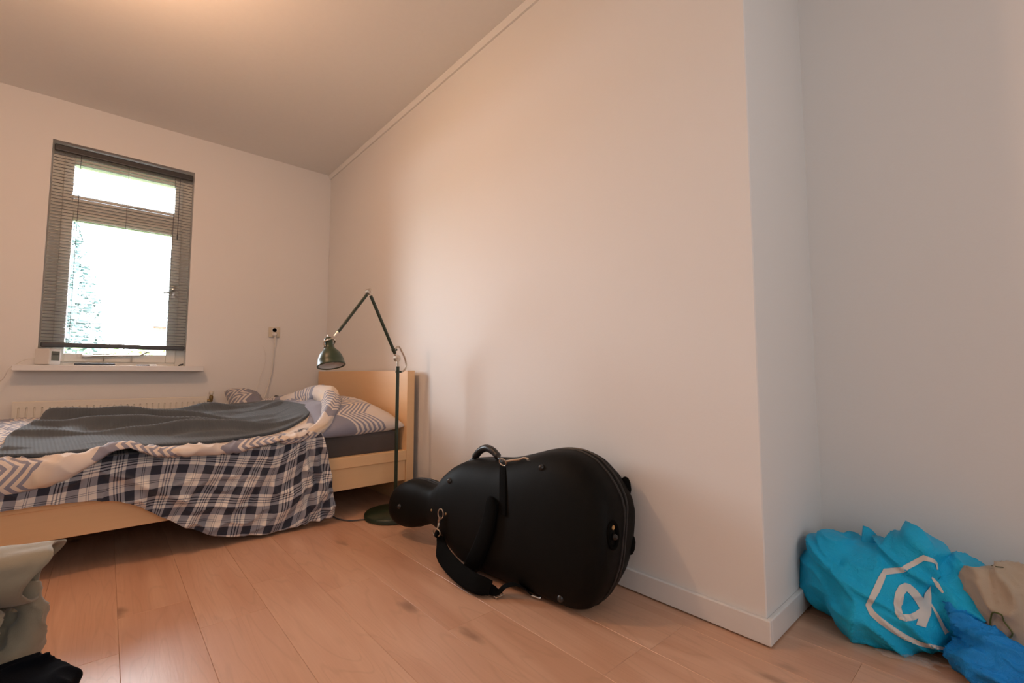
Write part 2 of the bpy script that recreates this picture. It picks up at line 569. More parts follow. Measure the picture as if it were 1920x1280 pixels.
# ------------------------------------------------------------------ things on the sill
WPLAST = plain('white_plastic', (0.78, 0.75, 0.71), 0.4, namp=0.02)
LCD = plain('grey_display', (0.16, 0.17, 0.14), 0.2, namp=0.1)
LCDD = plain('display_digits', (0.06, 0.065, 0.055), 0.3)
mt = thing('display_unit', 'small white plastic box with grey display at left end of sill', 'meter', (-0.27, 4.02, 0.8285))
mt.rotation_euler = (0, 0, math.radians(-37))
MB().box((-0.085, -0.002, 0.003), (0.0, 0.078, 0.102), 0.004, 2).build('casing', WPLAST, mt)
dsp = MB().box((-0.0005, 0.012, 0.028), (0.0015, 0.066, 0.086), 0.0006).build('display', LCD, mt)
MB().box((0.0012, 0.02, 0.062), (0.0020, 0.060, 0.070), 0.0003).build('digits', LCDD, dsp)
for x in (-0.075, -0.012):
    MB().box((x, 0.005, 0.0), (x + 0.01, 0.07, 0.004), 0.001).build('foot', WPLAST, mt)
cab = MB(); cab.tube(spline([(-0.335, 4.07, 0.87), (-0.385, 4.06, 0.855), (-0.41, 4.03, 0.832), (-0.437, 3.99, 0.80), (-0.45, 4.0, 0.755), (-0.49, 4.05, 0.715), (-0.56, 4.10, 0.68), (-0.75, 4.105, 0.60)], 40), 0.0024, 8)
tag(cab.build('sensor_cable', WPLAST, None, True), 'thin white cable hanging off the left end of the sill', 'cable')
rb = thing('remote_control', 'flat black remote lying on the sill under the window', 'remote', (-0.06, 4.09, 0.8285))
MB().box((-0.10, -0.022, 0.0), (0.10, 0.022, 0.015), 0.004, 2).build('casing', BLK, rb)
MB().box((-0.092, -0.017, 0.0148), (-0.05, 0.017, 0.017), 0.001).build('grey_end', METAL, rb)
ph = thing('slim_case', 'thin black and white slab on the sill right of the remote', 'case', (0.20, 4.09, 0.8285))
MB().box((-0.05, -0.03, 0.0), (0.02, 0.03, 0.008), 0.002, 2).build('dark_half', BLK, ph)
MB().box((0.0205, -0.03, 0.0), (0.06, 0.03, 0.010), 0.003, 2).build('white_half', WPLAST, ph)
pb = MB(); pb.tube([(0.388, 4.09, 0.8315), (0.396, 4.085, 0.837), (0.408, 4.088, 0.839), (0.414, 4.094, 0.845)], [0.003, 0.006, 0.007, 0.004], 8)
tag(pb.build('window_bolt', BLK, None, True), 'tiny dark bolt lying at right end of the sill', 'bolt')

# ------------------------------------------------------------------ radiator
rad = thing('panel_radiator', 'cream panel radiator on the wall below the window', 'radiator', (0.08, 4.06, 0.1))
OFF = rad.location
rx0, rx1, rz0, rz1 = -0.412, 0.562, 0.10, 0.606
NR = 29
xs = []
pitch = 0.0333
prof = []
start = rx0 + 0.022
zs = [rz0, rz0 + 0.035, rz0 + 0.045, rz1 - 0.040, rz1 - 0.036, rz1 - 0.006, rz1]
flat = {0, 1, 4, 5, 6}
cols_x = [rx0]
dep = [0]
for k in range(NR):
    a = start + k * pitch
    for (dx, dd) in ((0.0, 0.0), (0.002, 1.0), (0.007, 1.0), (0.009, 0.0)):
        cols_x.append(a + dx); dep.append(dd)
cols_x.append(rx1); dep.append(0)
P = np.zeros((len(cols_x), len(zs), 3))
for i, (x, d) in enumerate(zip(cols_x, dep)):
    for j, z in enumerate(zs):
        y = 4.018 + (0 if j in flat else 0.006 * d)
        if j == len(zs) - 1: y += 0.006
        P[i, j] = (x, y, z)
P -= np.array(OFF)
o = link('panel', grid_mesh('panel', P), RADM, rad)
o.data.polygons.foreach_set('use_smooth', [False] * len(o.data.polygons))
mb = MB(OFF); mb.box((rx0, 4.029, rz0), (rx1, 4.084, rz1 - 0.002), 0.003); mb.build('rear_panel', RADM, rad)
for z in (0.2, 0.5):
    for x in (-0.3, 0.42):
        MB(OFF).box((x, 4.0835, z), (x + 0.04, 4.1195, z + 0.05), 0.002).build('bracket', RADM, rad)
BRASS = plain('aged_brass', (0.42, 0.30, 0.14), 0.35, 1.0, 120, 0.3)
mb = MB(OFF); mb.lathe([(0.008, -0.035), (0.011, -0.02), (0.013, -0.005), (0.013, 0.012), (0.009, 0.016), (0.009, 0.022)], (0.592, 4.05, 0.595), (0, 0, 1), 12)
mb.tube([(0.562, 4.05, 0.575), (0.60, 4.05, 0.575)], 0.009, 10); mb.tube([(0.592, 4.05, 0.57), (0.592, 4.05, 0.1), (0.592, 4.05, 0.0)], 0.007, 8)
vb = smooth_auto(mb.build('valve_body', BRASS, rad))
v = MB(OFF); v.lathe([(0.012, 0.0), (0.014, 0.004), (0.014, 0.020), (0.011, 0.026)], (0.592, 4.05, 0.617), (0, 0, 1), 14)
smooth_auto(v.build('valve_cap', RADM, vb))

# ------------------------------------------------------------------ wall socket and cables
sk = thing('wall_socket', 'cream wall socket with plug on the window wall', 'socket', (1.022, YB, 1.115))
BEIGE = plain('yellowed_plastic', (0.70, 0.62, 0.48), 0.4, namp=0.03)
skp = MB().box((-0.042, -0.012, -0.042), (0.042, -0.0005, 0.042), 0.004, 2).build('plate', BEIGE, sk)
k = MB(); k.lathe([(0.021, -0.001), (0.021, 0.004), (0.017, 0.004), (0.017, 0.0)], (0.0, -0.012, 0.017), (0, -1, 0), 24)
smooth_auto(k.build('socket_ring', WPLAST, skp))
k = MB(); k.lathe([(0.019, 0.0), (0.019, 0.012), (0.013, 0.03), (0.008, 0.034)], (0.0, -0.012, -0.017), (0, -1, 0), 20)
smooth_auto(k.build('plug', WPLAST, sk))
k = MB(); k.tube(spline([(1.022, 4.082, 1.085), (1.022, 4.085, 1.05), (1.018, 4.098, 0.95), (1.01, 4.10, 0.80), (0.99, 4.10, 0.68), (0.96, 4.08, 0.58), (0.95, 4.075, 0.40), (0.95, 4.07, 0.10), (0.97, 4.06, 0.006)], 40), 0.0042, 8)
tag(k.build('power_cable', WPLAST, None, True), 'white mains cable hanging straight down from the wall socket', 'cable')
k = MB(); k.tube(spline([(0.945, 4.112, 1.00), (0.962, 4.112, 0.93), (0.955, 4.11, 0.83), (0.925, 4.10, 0.74), (0.90, 4.08, 0.64), (0.89, 4.07, 0.50), (0.89, 4.07, 0.20), (0.90, 4.06, 0.006)], 40), 0.0016, 6)
tag(k.build('thin_cable', WPLAST, None, True), 'very thin pale cable left of the mains cable', 'cable')

# ------------------------------------------------------------------ bed
bed = thing('bed', 'birch veneer bed frame with tall flat headboard against long wall', 'bed', (0.35, 3.27, 0))
OFF = bed.location
HX0, HX1 = 1.366, 1.416
BY0, BY1 = 2.492, 4.05
MB(OFF).box((HX0, BY0, 0.0), (HX1, BY1, 0.793), 0.0015).build('headboard', BIRCH, bed)
MB(OFF).box((-0.74, BY0, 0.0), (-0.69, BY1, 0.38), 0.0015).build('footboard', BIRCH, bed)
for (ya, yb, s) in ((BY0 + 0.010, BY0 + 0.030, -1), (BY1 - 0.03, BY1 - 0.010, 1)):
    MB(OFF).box((-0.689, ya, 0.140), (HX0 - 0.001, yb, 0.258), 0.001).build('side_rail', BIRCH, bed)
    MB(OFF).box((-0.689, ya - (0.010 if s < 0 else 0.02), 0.2585), (HX0 - 0.001, yb + (0.02 if s < 0 else 0.010), 0.316), 0.0015).build('rail_cap', BIRCH, bed)
MB(OFF).box((-0.689, 3.24, 0.17), (HX0 - 0.001, 3.30, 0.29), 0.002).build('centre_beam', METAL, bed)
slm = MB().box((-0.035, -0.74, 0), (0.035, 0.74, 0.012), 0.001).mesh('bed_slat'); slm.materials.append(BIRCH)
for k in range(17):
    o = link('bed_slat', slm, None, bed); o.location = Vector((-0.60 + k * 0.115, 3.271, 0.291)) - OFF
DARKSHEET = cloth('dark_taupe_sheet', (0.085, 0.07, 0.066), amp=0.08)
ma = MB((0, 0, 0)); ma.box((-0.66, 2.535, 0.304), (1.338, 4.01, 0.432), 0.03, 4)
tag(smooth_auto(ma.build('mattress', DARKSHEET), 60), 'mattress in a dark taupe fitted sheet on the bed', 'mattress')

# ---- duvet surface ----
RID = [((0.70, 2.48), 0.0, 0.06), ((0.80, 2.56), 0.02, 0.07), ((0.90, 2.70), 0.05, 0.09), ((0.96, 2.90), 0.085, 0.10),
       ((0.97, 3.10), 0.08, 0.11), ((0.93, 3.35), 0.05, 0.11), ((0.86, 3.65), 0.03, 0.11)]
def duvet_h(X, Y, rough=True):
    h = 0.430 + 0.026 * smoothstep(2.44, 2.52, Y) + 0.062 * np.clip((Y - 2.50) / 0.75, 0, 1) + 0.006 * smoothstep(2.8, 3.6, Y)
    h = h + 0.018 * smoothstep(0.25, 0.55, X) * smoothstep(2.7, 3.3, Y)
    h = h - 0.10 * smoothstep(3.72, 3.95, Y)
    # bunched roll beside the pillow
    pts = np.array([r[0] for r in RID]); am = [r[1] for r in RID]; wd = [r[2] for r in RID]
    yy = np.clip(Y, pts[0, 1], pts[-1, 1])
    cx = interp(pts[:, 1], pts[:, 0], yy); a = interp(pts[:, 1], am, yy); w = interp(pts[:, 1], wd, yy)
    d = (X - cx)
    h = h + a * np.exp(-np.where(d < 0, np.abs(d / (w * 1.7)) ** 2, np.abs(d / w) ** 2))
    h = h - smoothstep(0.02, 0.12, d) * 0.14
    return h
nx, ny = 230, 110
xs = np.concatenate([np.linspace(-0.68, -0.32, 30, endpoint=False), np.linspace(-0.32, 0.965, nx - 30)])
zb_x = [-0.7, -0.40, -0.27, -0.13, -0.02, 0.045, 0.09, 0.16, 0.30, 0.44, 0.60, 0.75, 0.84, 1.0, 1.2]
zb_z = [0.31, 0.31, 0.325, 0.352, 0.398, 0.42, 0.43, 0.412, 0.405, 0.398, 0.425, 0.452, 0.475, 0.475, 0.45]
zb = interp(zb_x, zb_z, xs)
zt = np.maximum(duvet_h(xs, np.full_like(xs, 2.52)), zb + 0.02)
prof_t = np.linspace(0, 1, ny)
P = np.zeros((len(xs), ny, 3)); UV = np.zeros((len(xs), ny, 2))
NE = 26
for i, x in enumerate(xs):
    b, t = zb[i], zt[i]
    hh = t - b
    # near edge rolls: where the duvet stops short of the pillow the edge starts further in
    yin = 0.0 if x < 0.78 else (x - 0.78) * 0.95
    py = np.array([2.545, 2.50, 2.452, 2.436, 2.446, 2.475, 2.52]) + yin
    pz = np.array([b + 0.012, b, b + 0.006, b + 0.35 * hh, b + 0.72 * hh, b + 0.93 * hh, t])
    q = np.linspace(0, 6, NE)
    y1 = interp(range(7), py, q); z1 = interp(range(7), pz, q)
    y2 = np.linspace(2.52 + yin, 3.93, ny - NE + 1)[1:]
    if yin > 0:
        z1 = z1 + (duvet_h(np.full(NE, x), y1) - duvet_h(np.full(NE, x), np.full(NE, 2.52 + yin))) * 0
        z1 = z1 - t + float(duvet_h(np.array([x]), np.array([2.52 + yin]))[0])
    z2 = duvet_h(np.full(y2.shape, x), y2)
    P[i, :, 0] = x; P[i, :, 1] = np.r_[y1, y2]; P[i, :, 2] = np.r_[z1, z2]
    d = np.r_[0, np.cumsum(np.hypot(np.diff(P[i, :, 1]), np.diff(P[i, :, 2])))]
    UV[i, :, 0] = x; UV[i, :, 1] = d
# creases
A = vnoise(UV[:, :, 0], UV[:, :, 1], 6.0, 3.1); B = vnoise(UV[:, :, 0] * 2.2 + UV[:, :, 1], UV[:, :, 1] * 1.2 - UV[:, :, 0], 7.0, 9.4)
rid = (1 - np.abs(B) * 2.2).clip(0, 1) ** 3
cover = smoothstep(2.50, 2.60, P[:, :, 1]) * smoothstep(3.75, 3.5, P[:, :, 1]) * smoothstep(-0.30, -0.2, P[:, :, 0]) * smoothstep(0.93, 0.80, P[:, :, 0])
amt = (0.010 * A + 0.011 * rid) * (1 - 0.9 * cover)
P[:, :, 2] += amt
P[:, :NE, 1] -= amt[:, :NE] * 0.8
# twisted bump on the near edge
bump = np.exp(-((P[:, :, 0] - 0.05) / 0.075) ** 2 - ((P[:, :, 1] - 2.47) / 0.07) ** 2)
P[:, :, 2] += 0.046 * bump
P[:, :, 1] -= 0.016 * bump
P[:, :, 2] = np.where(P[:, :, 1] > 2.56, np.maximum(P[:, :, 2], 0.440), P[:, :, 2])
DUVET = mat_chevron('duvet_cotton', u0=0.02, period=0.43, freq=7.5, amp=0.05, solid=0.16, lines=0.42, nl=6.0)
du = link('duvet', grid_mesh('duvet', P, UV), DUVET)
path = spline([(0.66, 2.475, 0.436), (0.76, 2.475, 0.452), (0.86, 2.52, 0.482), (0.945, 2.62, 0.535), (1.005, 2.74, 0.592), (1.035, 2.90, 0.628), (1.03, 3.06, 0.624), (0.985, 3.25, 0.590), (0.92, 3.45, 0.560), (0.85, 3.66, 0.535), (0.80, 3.80, 0.50)], 90)
prad = interp(np.linspace(0, 1, 11), [0.018, 0.030, 0.040, 0.052, 0.066, 0.074, 0.072, 0.064, 0.056, 0.048, 0.030], np.linspace(0, 1, 90))
Pr = np.zeros((90, 41, 3)); Ur = np.zeros((90, 41, 2)); acc = 0.0
for i, p_ in enumerate(path):
    t = (path[min(i + 1, 89)] - path[max(i - 1, 0)]).normalized()
    if i: acc += (p_ - path[i - 1]).length
    nx_ = t.cross(Vector((0, 0, 1))).normalized(); ny_ = nx_.cross(t)
    for k in range(41):
        a = 2 * math.pi * k / 40
        cr_ = 1 + 0.16 * noise.noise((math.cos(a) * 1.6 + 5, math.sin(a) * 1.6, acc * 6)) + 0.10 * max(0, 1 - 3 * abs(noise.noise((math.cos(a) * 1.2, math.sin(a) * 1.2 + 3, acc * 9)))) - 0.08
        if i in (0, 89): cr_ *= 0.15
        Pr[i, k] = p_ + (nx_ * math.cos(a) + ny_ * math.sin(a)) * prad[i] * cr_
        Ur[i, k] = (acc + 0.1, 0.6 + a * 0.065)
Pr[:, 40] = Pr[:, 0]
link('rolled_edge', grid_mesh('rolled_edge', Pr, Ur), DUVET, du)
tag(du, 'rumpled pale duvet with slate zigzag print spread over the bed', 'duvet')

# ---- plaid sheet ----
nx, nt_ = 200, 110
xs = np.linspace(-0.66, 0.925, nx)
botx = [-0.66, -0.30, -0.10, 0.03, 0.10, 0.17, 0.25, 0.36, 0.48, 0.60, 0.75, 0.86, 0.925]
botz = [0.300, 0.284, 0.282, 0.268, 0.245, 0.195, 0.138, 0.070, 0.030, 0.016, 0.022, 0.030, 0.030]
P = np.zeros((nx, nt_, 3)); UV = np.zeros((nx, nt_, 2))
tt = np.linspace(0, 1, nt_)
for i, x in enumerate(xs):
    zbm = float(interp(botx, botz, x))
    # top portion lies on the mattress, then hangs
    NTOP = 18
    y1 = np.linspace(2.68, 2.50, NTOP); z1 = np.full(NTOP, 0.438)
    q = np.linspace(0, 1, nt_ - NTOP + 1)[1:]
    # right side climbs to a gathered point at the pillow
    lift = 0.055 * smoothstep(0.62, 0.85, x)
    z2 = (0.438 + lift) + (zbm - 0.438 - lift) * q
    y2 = 2.50 - 0.044 * smoothstep(0, 0.16, q) - 0.020 * smoothstep(0.2, 1.0, q) * smoothstep(0.0, 0.5, x)
    z1 = z1 + lift * smoothstep(2.62, 2.50, y1)
    yy = np.r_[y1, y2]; zz = np.r_[z1, z2]
    dist = np.r_[0, np.cumsum(np.hypot(np.diff(yy), np.diff(zz)))]
    qq = np.r_[np.zeros(NTOP), q]
    # hanging fabric fans out to the right lower side
    drop = (0.438 - zz).clip(0)
    xx = x + 0.0 * qq
    s = smoothstep(0.0, 0.25, x)
    fold = 0.5 * np.sin(46 * (x + 0.9 * drop) + 1.0) + 0.5 * np.sin(29 * (x + 0.55 * drop) + 2.4)
    yy = yy - 0.015 * fold * smoothstep(0.05, 0.6, qq) * s
    # gathers at the right end
    g2 = smoothstep(0.70, 0.80, x)
    yy = yy - g2 * 0.014 * np.sin(105 * (x - 0.04 * qq)) * smoothstep(0.0, 0.3, qq)
    # right edge line slants outwards to the floor
    pull = smoothstep(0.55, 0.925, x)
    xx = xx + pull * (-0.065 + 0.075 * qq)
    P[i, :, 0] = xx; P[i, :, 1] = yy; P[i, :, 2] = zz
    UV[i, :, 0] = x + 0.35 * drop * s + 0.012 * np.sin(14 * drop + 9 * x); UV[i, :, 1] = dist + 0.02 * np.sin(7 * x) - 0.18 * s * (x - 0.2) * 0.3
A = vnoise(UV[:, :, 0] * 1.5 + UV[:, :, 1], UV[:, :, 1] * 0.8 - UV[:, :, 0] * 0.5, 9.0, 5.0)
B = vnoise(UV[:, :, 0] * 1.0 + UV[:, :, 1] * 0.9, UV[:, :, 1] - UV[:, :, 0] * 0.9, 7.0, 1.7)
cr = (1 - np.abs(B) * 2.6).clip(0, 1) ** 3
hang = smoothstep(0.42, 0.36, P[:, :, 2])
P[:, :, 1] -= (0.012 * A + 0.016 * cr) * hang
# the flap folded over at the left end of the hanging part
fx = P[:, :, 0]; fz = P[:, :, 2]
ln = (fx - 0.06) * 0.60 + (fz - 0.36) * 1.0
P[:, :, 1] -= 0.022 * np.exp(-(ln / 0.022) ** 2) * smoothstep(-0.02, 0.06, fx) * smoothstep(0.42, 0.25, fx) * hang
P[:, :, 1] = np.where(P[:, :, 2] < 0.42, np.minimum(P[:, :, 1], 2.474), P[:, :, 1])
ps = link('plaid_sheet', grid_mesh('plaid_sheet', P, UV), PLAID)
so = ps.modifiers.new('thick', 'SOLIDIFY'); so.thickness = 0.002; so.offset = 1
tag(ps, 'white and navy plaid sheet hanging over the bed side to the floor', 'sheet')

# ---- knitted throw ----
nx, ny = 620, 130
U = np.linspace(0, 1, nx)[:, None] * np.ones((1, ny)); V = np.linspace(0, 1, ny)[None, :] * np.ones((nx, 1))
x_left = -0.305 + 0.05 * V ** 3 + 0.008 * np.sin(V * 9)
x_right = 0.93 - 0.10 * V
Xg = x_left + (x_right - x_left) * U
ynear = interp([-0.35, -0.27, -0.2, 0.0, 0.1, 0.30, 0.45, 0.60, 0.75, 0.86, 0.95], [2.60, 2.535, 2.505, 2.512, 2.505, 2.49, 2.50, 2.54, 2.62, 2.72, 2.84], Xg)
yfar = interp([-0.35, -0.2, 0.0, 0.2, 0.5, 0.7, 0.95], [3.30, 3.40, 3.52, 3.70, 3.78, 3.60, 3.25], Xg)
Yg = ynear + (yfar - ynear) * V
Zg = duvet_h(Xg, Yg) + 0.018
folds = [(2.565, 0.10, 0.026, 0.050, 2.0, 0.3), (2.675, 0.30, 0.064, 0.046, 3.0, 1.1), (2.80, 0.42, 0.060, 0.046, 2.4, 2.0), (2.94, 0.55, 0.068, 0.050, 3.1, 0.4),
         (3.11, 0.46, 0.056, 0.055, 2.2, 2.9), (3.30, 0.36, 0.044, 0.060, 2.6, 1.0), (3.55, 0.10, 0.024, 0.07, 2.0, 0.0)]
fade = 0.30 + 0.70 * smoothstep(0.90, 0.25, Xg)
for (c0, m, a, w, kx, ph_) in folds:
    d = Yg - (c0 + m * np.exp(-(Xg + 0.28) / 0.30) + 0.035 * np.sin(kx * Xg * 2.4 + ph_))
    prof = np.where(d < 0, np.exp(-np.abs(d / (w * 0.75)) ** 1.7), np.exp(-np.abs(d / w) ** 1.5))
    Zg = Zg + a * prof * fade * (0.80 + 0.45 * np.sin(5.1 * Xg + c0 * 9))
nz = vnoise(Xg[::4], Yg[::4], 5.0, 2.2)
nz = np.repeat(nz, 4, axis=0)[:nx]
k5 = np.ones(9) / 9
nz = np.apply_along_axis(lambda m_: np.convolve(np.pad(m_, 4, mode='edge'), k5, mode='valid'), 0, nz)
Zg = Zg - 0.008 + 0.022 * nz
# sinks at its edges
edge = np.minimum(np.minimum(V * 9, (1 - V) * 9), np.minimum(U * 40, (1 - U) * 14)).clip(0, 1)
Zg = Zg - (1 - np.sqrt(1 - (1 - edge) ** 2)) * 0.040
base = duvet_h(Xg, Yg) + 0.016
Zg = np.maximum(Zg, base)
rib = 0.0020 * np.abs(np.sin((Xg * 1.0 + 0.10 * Yg) * math.pi / 0.0118))
Zg = Zg + rib
Pt = np.stack([Xg, Yg, Zg], -1)
KNIT = NT('charcoal_knit')
vv = KNIT.coord('Object')
f1 = KNIT.noise(vv, 420, 3, 0.7); f2 = KNIT.noise(vv, 14, 3)
KNIT = KNIT.out(KNIT.mix(f2, (0.062, 0.073, 0.084), (0.098, 0.113, 0.127)), 0.95, KNIT.bump(f1, 0.6, 0.003), Sheen_Weight=0.15, Sheen_Roughness=0.5)
tw = link('knitted_throw', grid_mesh('knitted_throw', Pt), KNIT)
so = tw.modifiers.new('thick', 'SOLIDIFY'); so.thickness = 0.012; so.offset = -1
tag(tw, 'charcoal ribbed knit throw crumpled on top of the duvet', 'blanket')

# ---- pillows ----
def pillow_mesh(name, W, D, T, nu=60, nv=60, seed=0.0, corner=0.07):
    u = np.linspace(-1, 1, nu)[:, None] * np.ones((1, nv)); v = np.linspace(-1, 1, nv)[None, :] * np.ones((nu, 1))
    def side(sg):
        th = T * ((1 - u ** 2).clip(0) ** 0.42) * ((1 - v ** 2).clip(0) ** 0.42)
        n_ = vnoise(u, v, 1.7, seed + sg * 3) * 0.16 + vnoise(u, v, 4.5, seed + 8 + sg) * 0.07
        th = th * (1 + n_)
        x = W * u * (1 - corner * (1 - v ** 2)); y = D * v * (1 - corner * (1 - u ** 2))
        return np.stack([x, y, sg * th * (1.0 if sg > 0 else 0.55)], -1)
    uv = np.stack([W * u, D * v], -1)
    a = grid_mesh('a', side(1), uv); b = grid_mesh('b', side(-1), uv)
    bm = bmesh.new(); bm.from_mesh(a)
    n0 = len(bm.faces)
    bm.from_mesh(b)
    bmesh.ops.remove_doubles(bm, verts=bm.verts, dist=0.0004)
    bmesh.ops.recalc_face_normals(bm, faces=bm.faces[:])
    me = bpy.data.meshes.new(name); bm.to_mesh(me); bm.free()
    bpy.data.meshes.remove(a); bpy.data.meshes.remove(b)
    me.polygons.foreach_set('use_smooth', [True] * len(me.polygons))
    return me
PILM = mat_chevron('pillow_cotton', u0=-0.30, period=1.2, freq=4.3, amp=0.11, solid=0.235, lines=0.145, nl=6.0)
pi = link('pillow', pillow_mesh('pillow', 0.262, 0.33, 0.115, seed=2.0), PILM)
pi.location = (1.095, 2.83, 0.498); pi.rotation_euler = (math.radians(9), math.radians(-2), math.radians(3))
tag(pi, 'plump pillow with slate zigzag print lying against the headboard', 'pillow')
PILM2 = mat_chevron('slate_cushion_cotton', u0=-0.30, period=1.2, freq=9.0, amp=0.05, solid=0.10, lines=0.14, nl=5.0, tint=(0.24, 0.24, 0.30), warm=(0.26, 0.26, 0.31), blue=(0.66, 0.60, 0.56))
p2 = link('pillow', pillow_mesh('pillow', 0.115, 0.15, 0.105, seed=5.0), PILM2)
p2.location = (0.765, 3.78, 0.555); p2.rotation_euler = (math.radians(25), math.radians(14), math.radians(10))
tag(p2, 'slate pillow corner sticking up behind the throw near the wall', 'pillow')
tg = MB(); tg.tube(spline([(0.905, 3.66, 0.566), (0.925, 3.65, 0.600), (0.945, 3.66, 0.590), (0.935, 3.68, 0.608), (0.965, 3.67, 0.600), (0.98, 3.66, 0.578), (0.95, 3.64, 0.574)], 40), 0.006, 8)
tag(tg.build('hair_tie', CORD, None, True), 'small dark twisted loop lying on the far side of the bed', 'hair tie')

# ------------------------------------------------------------------ floor lamp
GREEN = plain('dark_green_enamel', (0.020, 0.034, 0.018), 0.33, 0.0, 50, 0.12, 0.03)
LINER = plain('white_shade_lining', (0.80, 0.79, 0.77), 0.5)
lp = thing('floor_lamp', 'dark green jointed floor lamp standing beside the bed', 'lamp', (1.214, 2.327, 0))
OFF = lp.location
LY = 2.327
b = MB(OFF); b.lathe([(0.155, 0.0), (0.163, 0.004), (0.163, 0.020), (0.157, 0.027), (0.02, 0.031), (0.014, 0.04)], (1.214, LY, 0), (0, 0, 1), 64)
smooth_auto(b.build('base', GREEN, lp), 50)
smooth_auto(MB(OFF).tube([(1.214, LY, 0.03), (1.214, LY, 0.815)], 0.0095, 16).build('pole', GREEN, lp))
smooth_auto(MB(OFF).tube([(1.214, LY, 0.815), (1.2135, LY, 0.846)], 0.0078, 14).build('pole_sleeve', NICK, lp))
def knuckle(c, r=0.0185, w=0.011):
    k = MB(OFF)
    k.lathe([(r * 0.7, -w), (r, -w * 0.8), (r, -0.001), (r * 0.9, 0), (r, 0.001), (r, w * 0.8), (r * 0.7, w), (r * 0.35, w + 0.001), (r * 0.35, w + 0.005)], c, (0.25, -1, 0.05), 24)
    return k
k = knuckle((1.208, LY, 0.860)); k.tube([(1.185, LY - 0.016, 0.856), (1.212, LY - 0.016, 0.860)], 0.0025, 8)
smooth_auto(k.build('lower_joint', NICK, lp))
E1 = Vector((1.037, LY, 1.214)); J0 = Vector((1.208, LY, 0.860)); H0 = Vector((0.853, LY, 0.955))
d = (E1 - J0).normalized()
smooth_auto(MB(OFF).tube([J0 + d * 0.015, J0 + d * 0.03], 0.006, 12).build('arm_sleeve', NICK, lp))
smooth_auto(MB(OFF).tube([J0 + d * 0.028, E1 - d * 0.022], 0.0088, 16).build('lower_arm', GREEN, lp))
smooth_auto(knuckle(E1, 0.0165, 0.014).build('elbow_joint', NICK, lp))
d2 = (H0 - E1).normalized()
smooth_auto(MB(OFF).tube([E1 + d2 * 0.022, H0 - d2 * 0.040], 0.0082, 16).build('upper_arm', GREEN, lp))
smooth_auto(MB(OFF).tube([H0 - d2 * 0.042, H0 - d2 * 0.008], [0.007, 0.006], 12).build('arm_end', NICK, lp))
cb = MB(OFF); cb.tube(spline([J0 + d * 0.055 + Vector((0.006, -0.004, 0)), (1.215, LY - 0.004, 0.925), (1.238, LY - 0.003, 0.895), (1.262, LY, 0.845), (1.266, LY, 0.815), (1.250, LY, 0.790), (1.218, LY, 0.783)], 30), 0.0048, 10)
smooth_auto(cb.build('cable_loop', NICK, lp))
cl = MB(OFF); cl.lathe([(0.0125, -0.006), (0.0125, 0.006)], (1.214, LY, 0.785), (0, 0, 1), 16).box((1.22, LY - 0.006, 0.779), (1.236, LY + 0.006, 0.791), 0.002)
cl.build('cable_clip', GREEN, lp)
cl = MB(OFF); cl.lathe([(0.0115, -0.006), (0.0115, 0.006)], J0 + d * 0.052, d, 16).box(J0 + d * 0.052 + Vector((0.0, -0.006, -0.006)), J0 + d * 0.052 + Vector((0.022, 0.006, 0.006)), 0.002)
cl.build('cable_clip', GREEN, lp)
# shade: opens downwards and a little towards the room
ax = Vector((0.03, -0.30, -1)).normalized()
top = Vector((0.832, LY + 0.015, 0.958))
prof_o = [(0.0005, 0.0), (0.012, 0.001), (0.019, 0.007), (0.0205, 0.014), (0.0205, 0.046), (0.022, 0.054), (0.033, 0.068), (0.047, 0.084), (0.057, 0.104), (0.0625, 0.124), (0.0645, 0.144), (0.0675, 0.147), (0.0675, 0.152), (0.0625, 0.1525), (0.0618, 0.147)]
prof_i = [(0.0620, 0.148), (0.0618, 0.144), (0.0600, 0.124), (0.0545, 0.104), (0.0445, 0.086), (0.030, 0.070), (0.016, 0.060), (0.0005, 0.060)]
def revolve(prof, mat, name):
    m_ = MB(OFF)
    n0 = m_.lathe(prof, top, ax, 48)
    m_.bm.faces.ensure_lookup_table()
    big = [f for f in m_.bm.faces if len(f.verts) > 4]
    bmesh.ops.delete(m_.bm, geom=big, context='FACES')
    me = bpy.data.meshes.new(name); m_.bm.to_mesh(me); m_.bm.free()
    return link(name, me, mat, lp, True)
shd = revolve(prof_o, plain('green_shade_enamel', (0.034, 0.056, 0.030), 0.36, 0.0, 50, 0.1, 0.02), 'lamp_shade')
revolve(prof_i, LINER, 'shade_lining').parent = shd
bulb = MB(OFF); bulb.lathe([(0.013, 0.060), (0.013, 0.075), (0.020, 0.090), (0.027, 0.108), (0.026, 0.120), (0.016, 0.132), (0.001, 0.136)], top, ax, 24)
smooth_auto(bulb.build('bulb', plain('frosted_bulb', (0.85, 0.84, 0.82), 0.3), shd))
